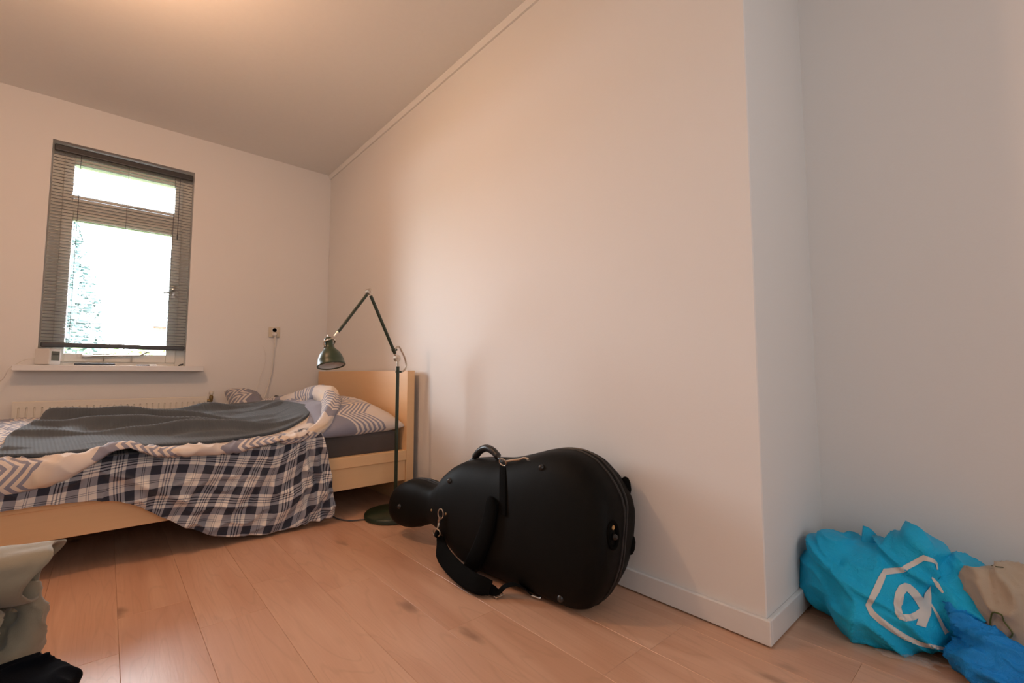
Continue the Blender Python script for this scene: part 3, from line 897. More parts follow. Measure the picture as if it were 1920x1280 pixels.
# fork that holds the shade
side = Vector((1, 0.1, 0.0)).normalized()
yk = MB(OFF)
c0 = top + ax * 0.048
tipf = H0 + Vector((-0.006, 0, -0.004))
for s_ in (-1, 1):
    p_end = c0 + side * 0.0245 * s_
    mid = c0 + side * 0.0275 * s_ - ax * 0.018 + Vector((0.0, -0.006, 0))
    yk.tube(spline([tipf, (tipf + mid) / 2 + Vector((0.004 * s_, -0.010, 0.004)), mid, p_end], 14), 0.0048, 8)
    yk.lathe([(0.008, 0.0), (0.008, 0.006), (0.005, 0.008)], c0 + side * 0.021 * s_, side * s_, 14)
smooth_auto(yk.build('shade_fork', NICK, lp))
smooth_auto(MB(OFF).lathe([(0.003, 0.0), (0.003, 0.008), (0.005, 0.009), (0.004, 0.013)], top, -ax, 10).build('shade_nut', METAL, shd))
fc = MB(OFF); fc.tube(spline([(1.055, 2.36, 0.006), (0.99, 2.40, 0.004), (0.955, 2.48, 0.004), (0.965, 2.60, 0.004), (1.05, 2.80, 0.004), (1.15, 3.1, 0.004)], 40), 0.0035, 8)
fc.build('floor_cable', CORD, lp, True)

# ------------------------------------------------------------------ cello case
CB = NT('black_canvas')
vv = CB.coord('Object'); f1 = CB.noise(vv, 500, 2); f2 = CB.noise(vv, 7, 3)
CB = CB.out(CB.mix(f2, (0.0035, 0.0035, 0.0030), (0.0055, 0.0054, 0.0048)), 0.55, CB.bump(f1, 0.25, 0.0015), Specular_IOR_Level=0.11)
BWEB = cloth('black_webbing', (0.0028, 0.0028, 0.0026), 0.85, 0.1, 60, 600, 0.4, 0.0, 0.08)
BPL = plain('black_plastic', (0.014, 0.014, 0.014), 0.35)
cc = thing('cello_case', 'black soft cello case lying on its side along the wall', 'cello case', (1.25, 1.5, 0))
OFF = cc.location
# stations along the axis: y, top z, bottom z, half thickness; the case leans back a little
ST = [(0.905, .300, .190, .070), (0.910, .332, .145, .095), (0.922, .362, .100, .108), (0.942, .393, .058, .116), (0.975, .430, .020, .121), (1.03, .470, .004, .124),
      (1.10, .492, .003, .125), (1.19, .488, .003, .122), (1.30, .457, .004, .118), (1.40, .430, .006, .112), (1.48, .420, .007, .108), (1.56, .412, .016, .104),
      (1.63, .398, .045, .100), (1.69, .370, .078, .094), (1.735, .335, .100, .086), (1.77, .292, .108, .078), (1.80, .266, .106, .073), (1.85, .266, .090, .074),
      (1.91, .272, .068, .078), (1.98, .268, .060, .078), (2.03, .252, .064, .074), (2.068, .232, .080, .066), (2.092, .206, .102, .054), (2.105, .176, .130, .030)]
sy = [s[0] for s in ST]
TL = 0.18
def case_mid(y, z=0.25):
    return 1.272 + (y - 1.06) * (-0.14) + TL * (z - 0.25)
NI = list(range(len(ST)))
def case_at(t):
    return [float(np.interp(t, NI, sy))] + [float(interp(NI, [s[k] for s in ST], t)) for k in (1, 2, 3)]
def case_par(y):
    return case_at(float(np.interp(y, sy, NI)))[1:]
NA = 56
NE_ = 3.4
tq = np.linspace(0, len(sy) - 1, 150)
P = np.zeros((len(tq), NA, 3))
for i, t in enumerate(tq):
    y, zt_, zb_, w_ = case_at(t)
    zc, hv = (zt_ + zb_) / 2, (zt_ - zb_) / 2
    for k in range(NA):
        a = 2 * math.pi * k / NA
        ca, sa = math.cos(a), math.sin(a)
        cx = math.copysign(abs(ca) ** (2 / NE_), ca); sz = math.copysign(abs(sa) ** (2 / NE_), sa)
        bul = 1.0 + 0.05 * (1 - abs(sz)) if ca < 0 else 1.0
        z = zc + sz * hv
        P[i, k] = (case_mid(y, z) + cx * w_ * bul * 0.987, y + cx * w_ * bul * 0.14, z)
P = P - np.array(OFF)
me = grid_mesh('shell', np.concatenate([P, P[:, :1]], 1))
bm = bmesh.new(); bm.from_mesh(me)
bmesh.ops.remove_doubles(bm, verts=bm.verts, dist=1e-5)
bmesh.ops.holes_fill(bm, edges=[e for e in bm.edges if len(e.link_faces) == 1], sides=0)
bmesh.ops.recalc_face_normals(bm, faces=bm.faces[:])
bm.to_mesh(me); bm.free()
me.polygons.foreach_set('use_smooth', [True] * len(me.polygons))
shell = link('shell', me, CB, cc)
bvh_bm = bmesh.new(); bvh_bm.from_mesh(me)
for v_ in bvh_bm.verts: v_.co += OFF
CASE = BVHTree.FromBMesh(bvh_bm)
# piping seam all round, a little behind the middle
def seam_pts(wfrac):
    topl, botl = [], []
    for t in np.linspace(0.0, len(sy) - 1.0, 120):
        y, zt_, zb_, w_ = case_at(t)
        hv = (zt_ - zb_) / 2 * (1 - abs(wfrac) ** NE_) ** (1 / NE_); zc = (zt_ + zb_) / 2
        for lst, sg in ((topl, 1), (botl, -1)):
            z = max(zc + sg * hv, 0.004)
            lst.append(Vector((case_mid(y, z) + wfrac * w_ * 0.987, y + wfrac * w_ * 0.14, z)))
    return topl + botl[::-1]
for wf in (-0.02, 0.22):
    sp_ = seam_pts(wf)
    # close round the ends along the shell
    smooth_auto(MB(OFF).tube(sp_, 0.0042, 8, closed=True).build('piping', BPL, cc))
def on_case(px, py, lift=0.0):
    r = FWD * FPX + RGT * (px - 960) - UPV * (py - 640)
    h_ = CASE.ray_cast(CAM, r.normalized())
    if h_[0] is None: return None
    return h_[0] + h_[1] * lift * (1 if h_[1].dot(r) < 0 else -1)
def surf(y, z, lift=0.0):
    h_ = CASE.ray_cast(Vector((0.2, y, z)), Vector((1, 0, 0)))
    if h_[0] is None: return Vector((case_mid(y), y, z))
    n_ = h_[1] if h_[1].x < 0 else -h_[1]
    return h_[0] + n_ * lift
# carrying handle on the upper edge
def topz(y): return case_par(y)[0]
hx = case_mid(1.55, 0.42) - 0.01
hp = spline([(hx - 0.02, 1.672, topz(1.672) - 0.012), (hx, 1.62, topz(1.62) + 0.012), (hx, 1.585, topz(1.585) + 0.034), (hx, 1.54, topz(1.54) + 0.044), (hx, 1.495, topz(1.495) + 0.032), (hx, 1.462, topz(1.462) + 0.010), (hx - 0.02, 1.41, topz(1.41) - 0.012)], 46)
rr = [0.007 + (0.0075 if 9 < i < 37 else 0) + (0.0014 * (i % 2) if 9 < i < 32 else 0) for i in range(46)]
smooth_auto(MB(OFF).tube(hp, rr, 12).build('carry_handle', BPL, cc), 60)
# studs
for (px, py) in ((1015, 876), (843, 901), (749, 949), (1051, 1122)):
    p_ = on_case(px, py); q_ = on_case(px, py, 0.01); n_ = (q_ - p_).normalized()
    smooth_auto(MB(OFF).lathe([(0.012, -0.002), (0.011, 0.003), (0.006, 0.009), (0.002, 0.010)], p_, n_, 16).build('bumper_stud', BPL, cc))
GOLD = plain('brass_rivet', (0.62, 0.44, 0.22), 0.3, 1.0, 80, 0.1)
for (px, py) in ((809, 956), (836, 963)):
    p_ = on_case(px, py); q_ = on_case(px, py, 0.01)
    n_ = (q_ - p_).normalized()
    smooth_auto(MB(OFF).lathe([(0.0055, -0.001), (0.005, 0.0015), (0.002, 0.003)], p_, n_, 14).build('rivet', GOLD, cc))
# end pin port
p_ = on_case(1149, 1003); q_ = on_case(1149, 1003, 0.01); n_ = (q_ - p_).normalized()
ringm = MB(OFF)
up_ = (Vector((0, 0, 1)) - n_ * n_.z).normalized(); sd_ = n_.cross(up_)
ringm.tube([p_ + up_ * math.cos(t) * 0.040 + sd_ * math.sin(t) * 0.022 + n_ * 0.001 for t in np.linspace(0, 2 * math.pi, 33)[:-1]], 0.0065, 10, closed=True)
port = smooth_auto(ringm.build('end_pin_port', BWEB, cc))
smooth_auto(MB(OFF).lathe([(0.010, -0.004), (0.012, 0.004), (0.009, 0.012), (0.004, 0.018)], p_ - up_ * 0.004, n_, 18).build('end_pin_knob', plain('gloss_black', (0.01, 0.01, 0.01), 0.12), port))
smooth_auto(MB(OFF).lathe([(0.008, 0.001), (0.007, 0.004)], p_ + up_ * 0.024, n_, 16).build('end_pin_collar', GOLD, port))
# rear pads
for (z, y) in ((0.375, 0.950), (0.19, 0.918)):
    x = case_mid(y, z) + 0.086
    mb = MB(OFF); mb.lathe([(0.004, -0.032), (0.012, -0.027), (0.017, -0.012), (0.017, 0.012), (0.012, 0.028), (0.004, 0.034)], (x, y + 0.012, z), (0.25, 0.3 if z > 0.3 else 0.0, 1), 18)
    smooth_auto(mb.build('corner_pad', BWEB, cc))
# padded strap piece lying flat on the front
def ribbon(center, width_vecs, thick_vecs, th):
    n = len(center); vs, fs = [], []
    for c_, w_, t_ in zip(center, width_vecs, thick_vecs):
        for k in range(12):
            a = 2 * math.pi * k / 12
            ca, sa = math.cos(a), math.sin(a)
            vs.append(c_ + w_ * math.copysign(abs(ca) ** 0.5, ca) + t_ * math.copysign(abs(sa) ** 0.7, sa) * th)
    for i in range(n - 1):
        for k in range(12):
            k2 = (k + 1) % 12
            fs.append((i * 12 + k, i * 12 + k2, (i + 1) * 12 + k2, (i + 1) * 12 + k))
    fs.append(tuple(range(11, -1, -1))); fs.append(tuple((n - 1) * 12 + k for k in range(12)))
    return MB(OFF).verts_faces(vs, fs)
cen, wv, tv = [], [], []
for t in np.linspace(0, 1, 24):
    px = 926 - 6 * t - 34 * t ** 2; py = 932 + 128 * t
    wdt = 0.030 * min(1, (t * 6) ** 0.5 + 0.3) + 0.010 * t
    p_ = on_case(px, py, 0.008); q_ = on_case(px, py, 0.018)
    n_ = (q_ - p_).normalized()
    wdir = Vector((0, 1, 0.15)); wdir = (wdir - n_ * wdir.dot(n_)).normalized()
    cen.append(p_); wv.append(wdir * wdt); tv.append(n_)
smooth_auto(ribbon(cen, wv, tv, 0.012).build('strap_pad', BWEB, cc), 70)
# webbing band round the waist of the case
cen, wv, tv = [], [], []
for py in np.linspace(875, 965, 14):
    p_ = on_case(943, py, 0.002); q_ = on_case(943, py, 0.012); n_ = (q_ - p_).normalized()
    cen.append(p_); wv.append(Vector((0, 1, 0)) * 0.019); tv.append(n_)
smooth_auto(ribbon(cen, wv, tv, 0.0025).build('waist_webbing', BWEB, cc), 70)
# hook, rings
def ring(c_, n_, r, th, sx=1.0, name='strap_ring', mat=NICK):
    n_ = Vector(n_).normalized(); a = Vector((0, 0, 1)) if abs(n_.z) < 0.8 else Vector((0, 1, 0))
    u_ = (a - n_ * a.dot(n_)).normalized(); v_ = n_.cross(u_)
    return smooth_auto(MB(OFF).tube([Vector(c_) + u_ * math.cos(t) * r + v_ * math.sin(t) * r * sx for t in np.linspace(0, 2 * math.pi, 25)[:-1]], th, 8, closed=True).build(name, mat, cc))
tp = Vector(on_case(949, 872, 0.006))
ring(tp + Vector((-0.004, 0.01, 0.006)), (1, 0.2, 0.4), 0.015, 0.0024, 1.15)
hk = MB(OFF); hk.tube(spline([tp + Vector((0, 0.0, 0.010)), tp + Vector((0.01, -0.03, 0.018)), tp + Vector((0.02, -0.06, 0.024)), tp + Vector((0.025, -0.08, 0.032)), tp + Vector((0.03, -0.10, 0.028)), tp + Vector((0.025, -0.085, 0.018))], 24), 0.0042, 8)
smooth_auto(hk.build('snap_hook', NICK, cc))
ln_ = MB(OFF); ln_.box(tp + Vector((0.02, -0.15, 0.022)), tp + Vector((0.05, -0.10, 0.028)), 0.002, 2)
ln_.build('leather_tab', plain('brown_leather', (0.05, 0.03, 0.022), 0.5), cc)
lh = on_case(830, 968, 0.008)
lhook = Vector(lh)
ring(lhook + Vector((-0.002, 0, 0.012)), (1, 0.3, 0), 0.020, 0.0024, 0.7)
hk = MB(OFF); hk.tube(spline([lhook + Vector((-0.004, 0.0, 0.0)), lhook + Vector((-0.008, 0.004, -0.02)), lhook + Vector((-0.012, 0.003, -0.04)), lhook + Vector((-0.016, 0.01, -0.052))], 16), [0.006 if i < 6 else 0.0045 for i in range(16)], 8)
smooth_auto(hk.build('snap_hook', NICK, cc))
ring(lhook + Vector((-0.018, 0.006, -0.062)), (1, 0.3, 0), 0.015, 0.0024, 1.3)
# shoulder strap falling to the floor
s0 = lhook + Vector((-0.02, 0.006, -0.062))
path = spline([s0, (1.065, 1.655, 0.098), (1.040, 1.593, 0.062), (1.018, 1.496, 0.046), (1.004, 1.386, 0.040), (1.010, 1.314, 0.036), (1.034, 1.276, 0.030)], 40)
cen, wv, tv = [], [], []
for i, p_ in enumerate(path):
    t = (path[min(i + 1, 39)] - path[max(i - 1, 0)]).normalized()
    q = i / 39
    nrm = Vector((-0.75, 0.15, 0.65)); nrm = (nrm - t * nrm.dot(t)).normalized()
    wd = nrm.cross(t).normalized()
    wdt = 0.016 + 0.016 * float(smoothstep(0.05, 0.25, q)) - 0.006 * float(smoothstep(0.93, 1.0, q))
    cen.append(p_); wv.append(wd * wdt); tv.append(nrm)
smooth_auto(ribbon(cen, wv, tv, 0.0065).build('shoulder_pad', BWEB, cc), 70)
path = spline([(1.030, 1.282, 0.028), (1.055, 1.257, 0.018), (1.072, 1.248, 0.032), (1.090, 1.222, 0.044), (1.112, 1.200, 0.038), (1.126, 1.185, 0.022), (1.132, 1.172, 0.012)], 34)
cen, wv, tv = [], [], []
for i, p_ in enumerate(path):
    t = (path[min(i + 1, 33)] - path[max(i - 1, 0)]).normalized()
    q = i / 33
    ang = math.radians(20 + 110 * q)
    a = Vector((-math.cos(ang), 0.3, math.sin(ang) + 0.2)); a = (a - t * a.dot(t)).normalized()
    wd = a.cross(t).normalized()
    cen.append(p_); wv.append(wd * 0.017); tv.append(a)
smooth_auto(ribbon(cen, wv, tv, 0.0018).build('strap_webbing', BWEB, cc), 70)
bk = MB(OFF); bk.tube([(1.036, 1.250, 0.006), (1.064, 1.240, 0.010), (1.060, 1.262, 0.018), (1.034, 1.270, 0.012)], 0.0024, 8, closed=True)
smooth_auto(bk.build('slide_buckle', NICK, cc))
bk = MB(OFF); bk.tube(spline([(1.132, 1.174, 0.012), (1.138, 1.160, 0.010), (1.148, 1.146, 0.008), (1.155, 1.150, 0.015)], 14), 0.0034, 8)
smooth_auto(bk.build('snap_hook', METAL, cc))

# ------------------------------------------------------------------ crumpled shapes by voxel remesh
def remeshed(name, mb, voxel, disp, mat, parent=None, smooth_it=6):
    me = mb.mesh(name + '_src')
    o = bpy.data.objects.new(name + '_src', me); COL.objects.link(o)
    r = o.modifiers.new('r', 'REMESH'); r.mode = 'VOXEL'; r.voxel_size = voxel
    s_ = o.modifiers.new('s', 'SMOOTH'); s_.factor = 0.5; s_.iterations = smooth_it
    dg = bpy.context.evaluated_depsgraph_get()
    ev = o.evaluated_get(dg)
    me2 = bpy.data.meshes.new_from_object(ev, depsgraph=dg)
    bpy.data.objects.remove(o)
    me2.materials.clear()
    n = len(me2.vertices)
    co = np.empty(n * 3); no = np.empty(n * 3)
    me2.vertices.foreach_get('co', co); me2.vertex_normals.foreach_get('vector', no)
    co = co.reshape(-1, 3); no = no.reshape(-1, 3)
    if disp is not None:
        amt = np.array([disp(Vector(p)) for p in co])
        co = co + no * amt[:, None]
    co[:, 2] = np.maximum(co[:, 2], 0.0015)
    me2.vertices.foreach_set('co', co.ravel())
    me2.name = name
    me2.update()
    return link(name, me2, mat, parent, True)

def crease(p, s, off, stretch=(1, 1, 1), pw=3):
    q = Vector((p.x * stretch[0] * s + off, p.y * stretch[1] * s - off, p.z * stretch[2] * s + off * 0.5))
    return max(0.0, 1 - abs(noise.noise(q)) * 2.4) ** pw

def ellipsoid(mb, c_, r, rot=(0, 0, 0), seg=24):
    m_ = Matrix.Translation(Vector(c_)) @ Matrix.Rotation(rot[2], 4, 'Z') @ Matrix.Rotation(rot[1], 4, 'Y') @ Matrix.Rotation(rot[0], 4, 'X') @ Matrix.Diagonal((*r, 1))
    bmesh.ops.create_uvsphere(mb.bm, u_segments=seg, v_segments=seg // 2, radius=1.0, matrix=m_)
    return mb

def capsule(mb, pts, r, n=14):
    pp = spline(pts, n) if len(pts) > 2 else [Vector(pts[0]).lerp(Vector(pts[1]), k / (n - 1)) for k in range(n)]
    rs = r if isinstance(r, (list, tuple)) else [r] * len(pts)
    ri = [float(np.interp(k / (n - 1), np.linspace(0, 1, len(rs)), rs)) for k in range(n)]
    mb.tube(pp, ri, 14)
    for p_, q in ((pp[0], ri[0]), (pp[-1], ri[-1])):
        ellipsoid(mb, p_, (q, q, q), seg=14)
    return mb

# ------------------------------------------------------------------ blue bag with logo
def bagmat(name, c, c2):
    n = NT(name)
    v = n.coord('Object')
    f = n.noise(v, 9, 4, 0.6, 0.6); w = n.noise(v, 60, 4, 0.7, 1.0); wv = n.noise(v, 900, 1)
    return n.out(n.mix(f, c, c2), 0.42, n.bump(w + wv * 0.3, 0.7, 0.008), Specular_IOR_Level=0.4)
BLUE = bagmat('turquoise_woven_plastic', (0.005, 0.50, 0.90), (0.009, 0.58, 0.97))
BLUE2 = bagmat('royal_blue_plastic', (0.006, 0.26, 0.80), (0.010, 0.34, 0.90))
PRINT = cloth('white_print', (0.70, 0.67, 0.64), 0.5, 0.05, bump=0.1, sheen=0.0)
mb = MB()
ellipsoid(mb, (1.80, 0.355, 0.120), (0.165, 0.155, 0.135), (0, 0, 0.25))
ellipsoid(mb, (1.77, 0.44, 0.150), (0.105, 0.085, 0.125))
ellipsoid(mb, (1.82, 0.27, 0.185), (0.10, 0.085, 0.135), (0.25, 0, 0))
ellipsoid(mb, (1.845, 0.165, 0.125), (0.11, 0.13, 0.125))
ellipsoid(mb, (1.80, 0.245, 0.275), (0.055, 0.045, 0.06))
ellipsoid(mb, (1.72, 0.30, 0.07), (0.085, 0.15, 0.085), (0, 0, 0.5))
def bagdisp(p):
    al, ac = (-p.y - p.z) * 0.707, (p.y - p.z) * 0.707
    q = Vector((p.x * 3.0 + 1.3, al * 4.0, ac * 13.0))
    a = max(0.0, 1 - abs(noise.noise(q)) * 2.4) ** 3 * 0.022
    q2 = Vector((p.x * 6.0 + 7.0, al * 9.0 + ac * 5.0, ac * 22.0))
    b = max(0.0, 1 - abs(noise.noise(q2)) * 2.4) ** 3 * 0.009
    return a + b - 0.007 + 0.006 * noise.noise(p * 9)
bag = thing('shopping_bag', 'turquoise woven plastic shopping bag with white printed letter in hexagon', 'bag', (0, 0, 0))
body = remeshed('bag_body', mb, 0.0065, bagdisp, BLUE, bag, 10)
# flap sticking up behind
gx, gy = np.meshgrid(np.linspace(0, 1, 20), np.linspace(0, 1, 12), indexing='ij')
Pf = np.stack([1.80 + 0.05 * gy, 0.375 - 0.075 * gx, 0.225 + 0.060 * gy * (1 - 0.85 * gx) + 0.008 * np.sin(gx * 6)], -1)
flp = link('rim_flap', grid_mesh('rim_flap', Pf), BLUE, bag); sm_ = flp.modifiers.new('t', 'SOLIDIFY'); sm_.thickness = 0.004
bb = bmesh.new(); bb.from_mesh(body.data); BAGT = BVHTree.FromBMesh(bb); bb.free()
def zp(x, y):   # logo drawing coordinates -> a ray from the front of the bag
    return (1480 + x / 4.0, 960 + y / 4.0)
def on_bag(px, py, lift=0.0015):
    r = (FWD * FPX + RGT * (px - 960) - UPV * (py - 640)).normalized()
    h_ = BAGT.ray_cast(CAM, r)
    if h_[0] is None: return None
    n_ = h_[1] if h_[1].dot(r) < 0 else -h_[1]
    return h_[0] + n_ * lift
def decal(name, tris2d, mat, parent, cuts=5):
    bm = bmesh.new()
    for tri in tris2d:
        bm.faces.new([bm.verts.new((a[0], a[1], 0)) for a in tri])
    bmesh.ops.remove_doubles(bm, verts=bm.verts, dist=0.01)
    for _ in range(cuts):
        es = [e for e in bm.edges if e.calc_length() > 14]
        if not es: break
        bmesh.ops.subdivide_edges(bm, edges=es, cuts=1)
        bmesh.ops.triangulate(bm, faces=[f for f in bm.faces if len(f.verts) > 3])
    dead = []
    for v_ in bm.verts:
        p_ = on_bag(*zp(v_.co.x, v_.co.y))
        if p_ is None: dead.append(v_)
        else: v_.co = p_
    bmesh.ops.delete(bm, geom=dead, context='VERTS')
    bad = [f for f in bm.faces if max(e.calc_length() for e in f.edges) > 0.03]
    bmesh.ops.delete(bm, geom=bad, context='FACES')
    me = bpy.data.meshes.new(name); bm.to_mesh(me); bm.free()
    return link(name, me, mat, parent, True)
def stroke(pts, ws):
    pts = [Vector((a, b_, 0)) for a, b_ in pts]; out = []
    L_, R_ = [], []
    for i, p_ in enumerate(pts):
        t = (pts[min(i + 1, len(pts) - 1)] - pts[max(i - 1, 0)]).normalized(); n_ = Vector((-t.y, t.x, 0))
        w_ = ws[i] if isinstance(ws, list) else ws
        L_.append(p_ + n_ * w_ / 2); R_.append(p_ - n_ * w_ / 2)
    for i in range(len(pts) - 1):
        out.append((L_[i], R_[i], R_[i + 1])); out.append((L_[i], R_[i + 1], L_[i + 1]))
    return out
lg = decal('printed_hexagon', stroke([(1108, 430), (1100, 385), (1075, 362), (1010, 340), (930, 385), (850, 430), (715, 448), (690, 500), (650, 590), (592, 700), (620, 755), (680, 810), (770, 875), (870, 935), (980, 985), (1060, 1003), (1150, 1022), (1225, 1028)],
            [8, 18, 30, 44, 44, 44, 50, 52, 54, 46, 46, 44, 42, 38, 36, 26, 24, 16]), PRINT, bag)
decal('printed_hexagon', stroke([(1068, 488), (1105, 535), (1155, 605)], [14, 30, 14]), PRINT, bag)
decal('printed_hexagon', stroke([(1063, 690), (1110, 775), (1150, 860), (1180, 905)], [14, 22, 26, 36]), PRINT, bag)
outer = [(865, 530), (905, 540), (950, 580), (1003, 645), (1010, 610), (1060, 548), (1066, 640), (1062, 760), (1020, 865), (947, 843), (965, 795), (930, 812), (875, 820), (825, 800), (790, 750), (780, 680), (795, 600), (820, 550)]
inner = [(880, 595), (925, 640), (975, 722), (940, 748), (900, 765), (850, 765), (840, 710), (860, 620)]
tess = tessellate_polygon([[Vector((a, b_, 0)) for a, b_ in outer], [Vector((a, b_, 0)) for a, b_ in inner]])
allp = outer + inner
decal('printed_letter', [tuple(allp[i] for i in t) for t in tess], PRINT, bag)

# second blue bag, nearer
mb = MB()
capsule(mb, [(1.735, 0.165, 0.150), (1.71, 0.125, 0.105), (1.67, 0.04, 0.060), (1.62, -0.08, 0.035)], [0.020, 0.042, 0.055, 0.035])
ellipsoid(mb, (1.69, 0.075, 0.045), (0.085, 0.10, 0.048), (0, 0, 0.3))
ellipsoid(mb, (1.63, -0.06, 0.035), (0.09, 0.12, 0.042))
b2 = remeshed('plastic_bag', mb, 0.006, lambda p: crease(p, 11, 2.1, (1.6, 0.7, 1.6)) * 0.018 + crease(p, 24, 5.0, (1.6, 0.8, 1.6), 4) * 0.008 - 0.006, BLUE2, None, 6)
tag(b2, 'crumpled royal blue plastic bag on the floor at the right corner', 'bag')
mb = MB()
ellipsoid(mb, (1.80, 0.045, 0.135), (0.085, 0.105, 0.14))
ellipsoid(mb, (1.83, -0.08, 0.12), (0.10, 0.14, 0.13))
ellipsoid(mb, (1.79, 0.10, 0.19), (0.05, 0.05, 0.07))
CAN = cloth('natural_cotton', (0.47, 0.39, 0.30), 0.95, 0.08, 30, 500, 0.4)
tote = thing('cotton_pouch', 'beige cotton pouch with green cord loop beside the turquoise bag', 'bag', (0, 0, 0))
tb_ = remeshed('pouch_body', mb, 0.007, lambda p: crease(p, 10, 6.1, (1, 1.4, 0.7)) * 0.014 + crease(p, 26, 1.0, (1, 1.4, 0.6), 4) * 0.005 - 0.005, CAN, tote, 6)
bb = bmesh.new(); bb.from_mesh(tb_.data); TT = BVHTree.FromBMesh(bb); bb.free()
def on_tote(px, py, lift=0.003):
    r = (FWD * FPX + RGT * (px - 960) - UPV * (py - 640)).normalized()
    h_ = TT.ray_cast(CAM, r)
    if h_[0] is None: return None
    return h_[0] - r * lift
cp = [on_tote(*zp(a, b_)) for a, b_ in ((1505, 860), (1510, 800), (1545, 752), (1585, 765), (1610, 820), (1650, 870), (1670, 900), (1660, 935), (1625, 945))]
cp = [p_ for p_ in cp if p_ is not None]
if len(cp) > 3:
    smooth_auto(MB().tube(spline(cp, 40), 0.0017, 6).build('cord_loop', plain('olive_cord', (0.10, 0.12, 0.03), 0.8), tote))
cp = [on_tote(*zp(a, b_), 0.002) for a, b_ in ((1480, 388), (1520, 400), (1560, 408), (1605, 412))]
cp = [p_ for p_ in cp if p_ is not None]
if len(cp) > 2:
    smooth_auto(MB().tube(spline(cp, 14), 0.0014, 6).build('stitched_line', plain('olive_thread', (0.09, 0.09, 0.04), 0.8), tote))
# clear film scrap
gx, gy = np.meshgrid(np.linspace(0, 1, 16), np.linspace(0, 1, 12), indexing='ij')
fz = np.array([[0.003 + 0.013 * abs(noise.noise((a * 5, b_ * 5, 1.0))) + 0.006 * abs(noise.noise((a * 13, b_ * 13, 4.0))) for b_ in np.linspace(0, 1, 12)] for a in np.linspace(0, 1, 16)])
Pf = np.stack([1.63 + 0.05 * gx + 0.02 * gy, 0.30 - 0.115 * gy + 0.02 * np.sin(gx * 5), fz], -1)
FILM = NT('clear_film')
FILM = FILM.out((0.9, 0.9, 0.9), 0.12, FILM.bump(FILM.noise(FILM.coord('Object'), 90, 3), 0.5, 0.004), Alpha=0.16, Specular_IOR_Level=0.8)
fm = link('plastic_film', grid_mesh('plastic_film', Pf), FILM)
tag(fm, 'scrap of clear crinkled plastic film on the floor before the turquoise bag', 'film')

# ------------------------------------------------------------------ clothes in the left foreground
KHAKI = cloth('khaki_cotton', (0.30, 0.265, 0.195), 0.9, 0.10, 18, 600, 0.3)
mb = MB()
capsule(mb, [(-0.16, 1.79, 0.235), (-0.14, 1.75, 0.21), (-0.115, 1.74, 0.17), (-0.13, 1.73, 0.09)], [0.026, 0.030, 0.036, 0.045])
ellipsoid(mb, (-0.38, 1.82, 0.13), (0.25, 0.16, 0.14))
capsule(mb, [(-0.45, 1.66, 0.235), (-0.28, 1.64, 0.225), (-0.19, 1.645, 0.18), (-0.20, 1.655, 0.12)], [0.05, 0.045, 0.036, 0.034])
capsule(mb, [(-0.42, 1.70, 0.10), (-0.25, 1.68, 0.06), (-0.13, 1.70, 0.05)], [0.07, 0.06, 0.04])
kh = remeshed('khaki_trousers', mb, 0.0065, lambda p: crease(p, 8, 1.9, (0.6, 1, 1.5)) * 0.016 + crease(p, 17, 4.2, (0.7, 1, 1.3), 4) * 0.007 - 0.008, KHAKI, None, 4)
nu_, nv_ = 40, 36
Pl = np.zeros((nu_, nv_ + 1, 3))
for i in range(nu_):
    q = i / (nu_ - 1)
    cx, cy, cz = -0.62 + 0.525 * q, 1.735 - 0.02 * q, 0.290 + 0.012 * math.sin(q * 5) - 0.004 * q
    for k in range(nv_ + 1):
        a = 2 * math.pi * (k % nv_) / nv_
        w_ = 1 + 0.10 * noise.noise((q * 5, math.cos(a) * 1.4, math.sin(a) * 1.4)) + 0.06 * noise.noise((q * 12, math.cos(a) * 3, math.sin(a) * 3))
        slant = (0.022 * math.sin(a) + 0.012 * math.cos(a) + 0.012 * math.sin(3 * a)) * q ** 3
        Pl[i, k] = (cx + slant, cy + 0.075 * math.cos(a) * w_, cz + 0.062 * math.sin(a) * w_ + (0.008 * math.cos(a * 2) * q))
lg_ = link('trouser_leg', grid_mesh('trouser_leg', Pl), KHAKI, kh)
sm_ = lg_.modifiers.new('t', 'SOLIDIFY'); sm_.thickness = 0.005; sm_.offset = -1
tag(kh, 'crumpled khaki cotton trousers heaped on the floor at the left edge', 'trousers')
NAVY = cloth('navy_fleece', (0.0028, 0.0038, 0.0065), 0.95, 0.15, 20, 500, 0.4, 0.02, 0.06)
# folded navy jumper: a soft slab with a corner towards the room
mb = MB()
prof = [(-0.62, 1.20), (-0.60, 1.60), (-0.30, 1.625), (-0.10, 1.625), (-0.045, 1.60), (-0.012, 1.545), (-0.055, 1.42), (-0.10, 1.30), (-0.20, 1.18)]
vs = [(x, y, 0.012) for x, y in prof] + [(x, y, 0.075 + 0.035 * (1 if y > 1.5 and x < -0.05 else 0) - (0.012 if x > -0.03 else 0)) for x, y in prof]
n_ = len(prof)
mb.verts_faces(vs, [tuple(range(n_ - 1, -1, -1)), tuple(range(n_, 2 * n_))] + [(i, (i + 1) % n_, n_ + (i + 1) % n_, n_ + i) for i in range(n_)])
nv = remeshed('navy_jumper', mb, 0.006, lambda p: 0.010 * noise.noise(p * 11) + crease(p, 9, 8.0, (1, 1, 0.5)) * 0.012 - 0.004, NAVY, None, 5)
tag(nv, 'dark navy jumper lying in front of the khaki trousers', 'jumper')

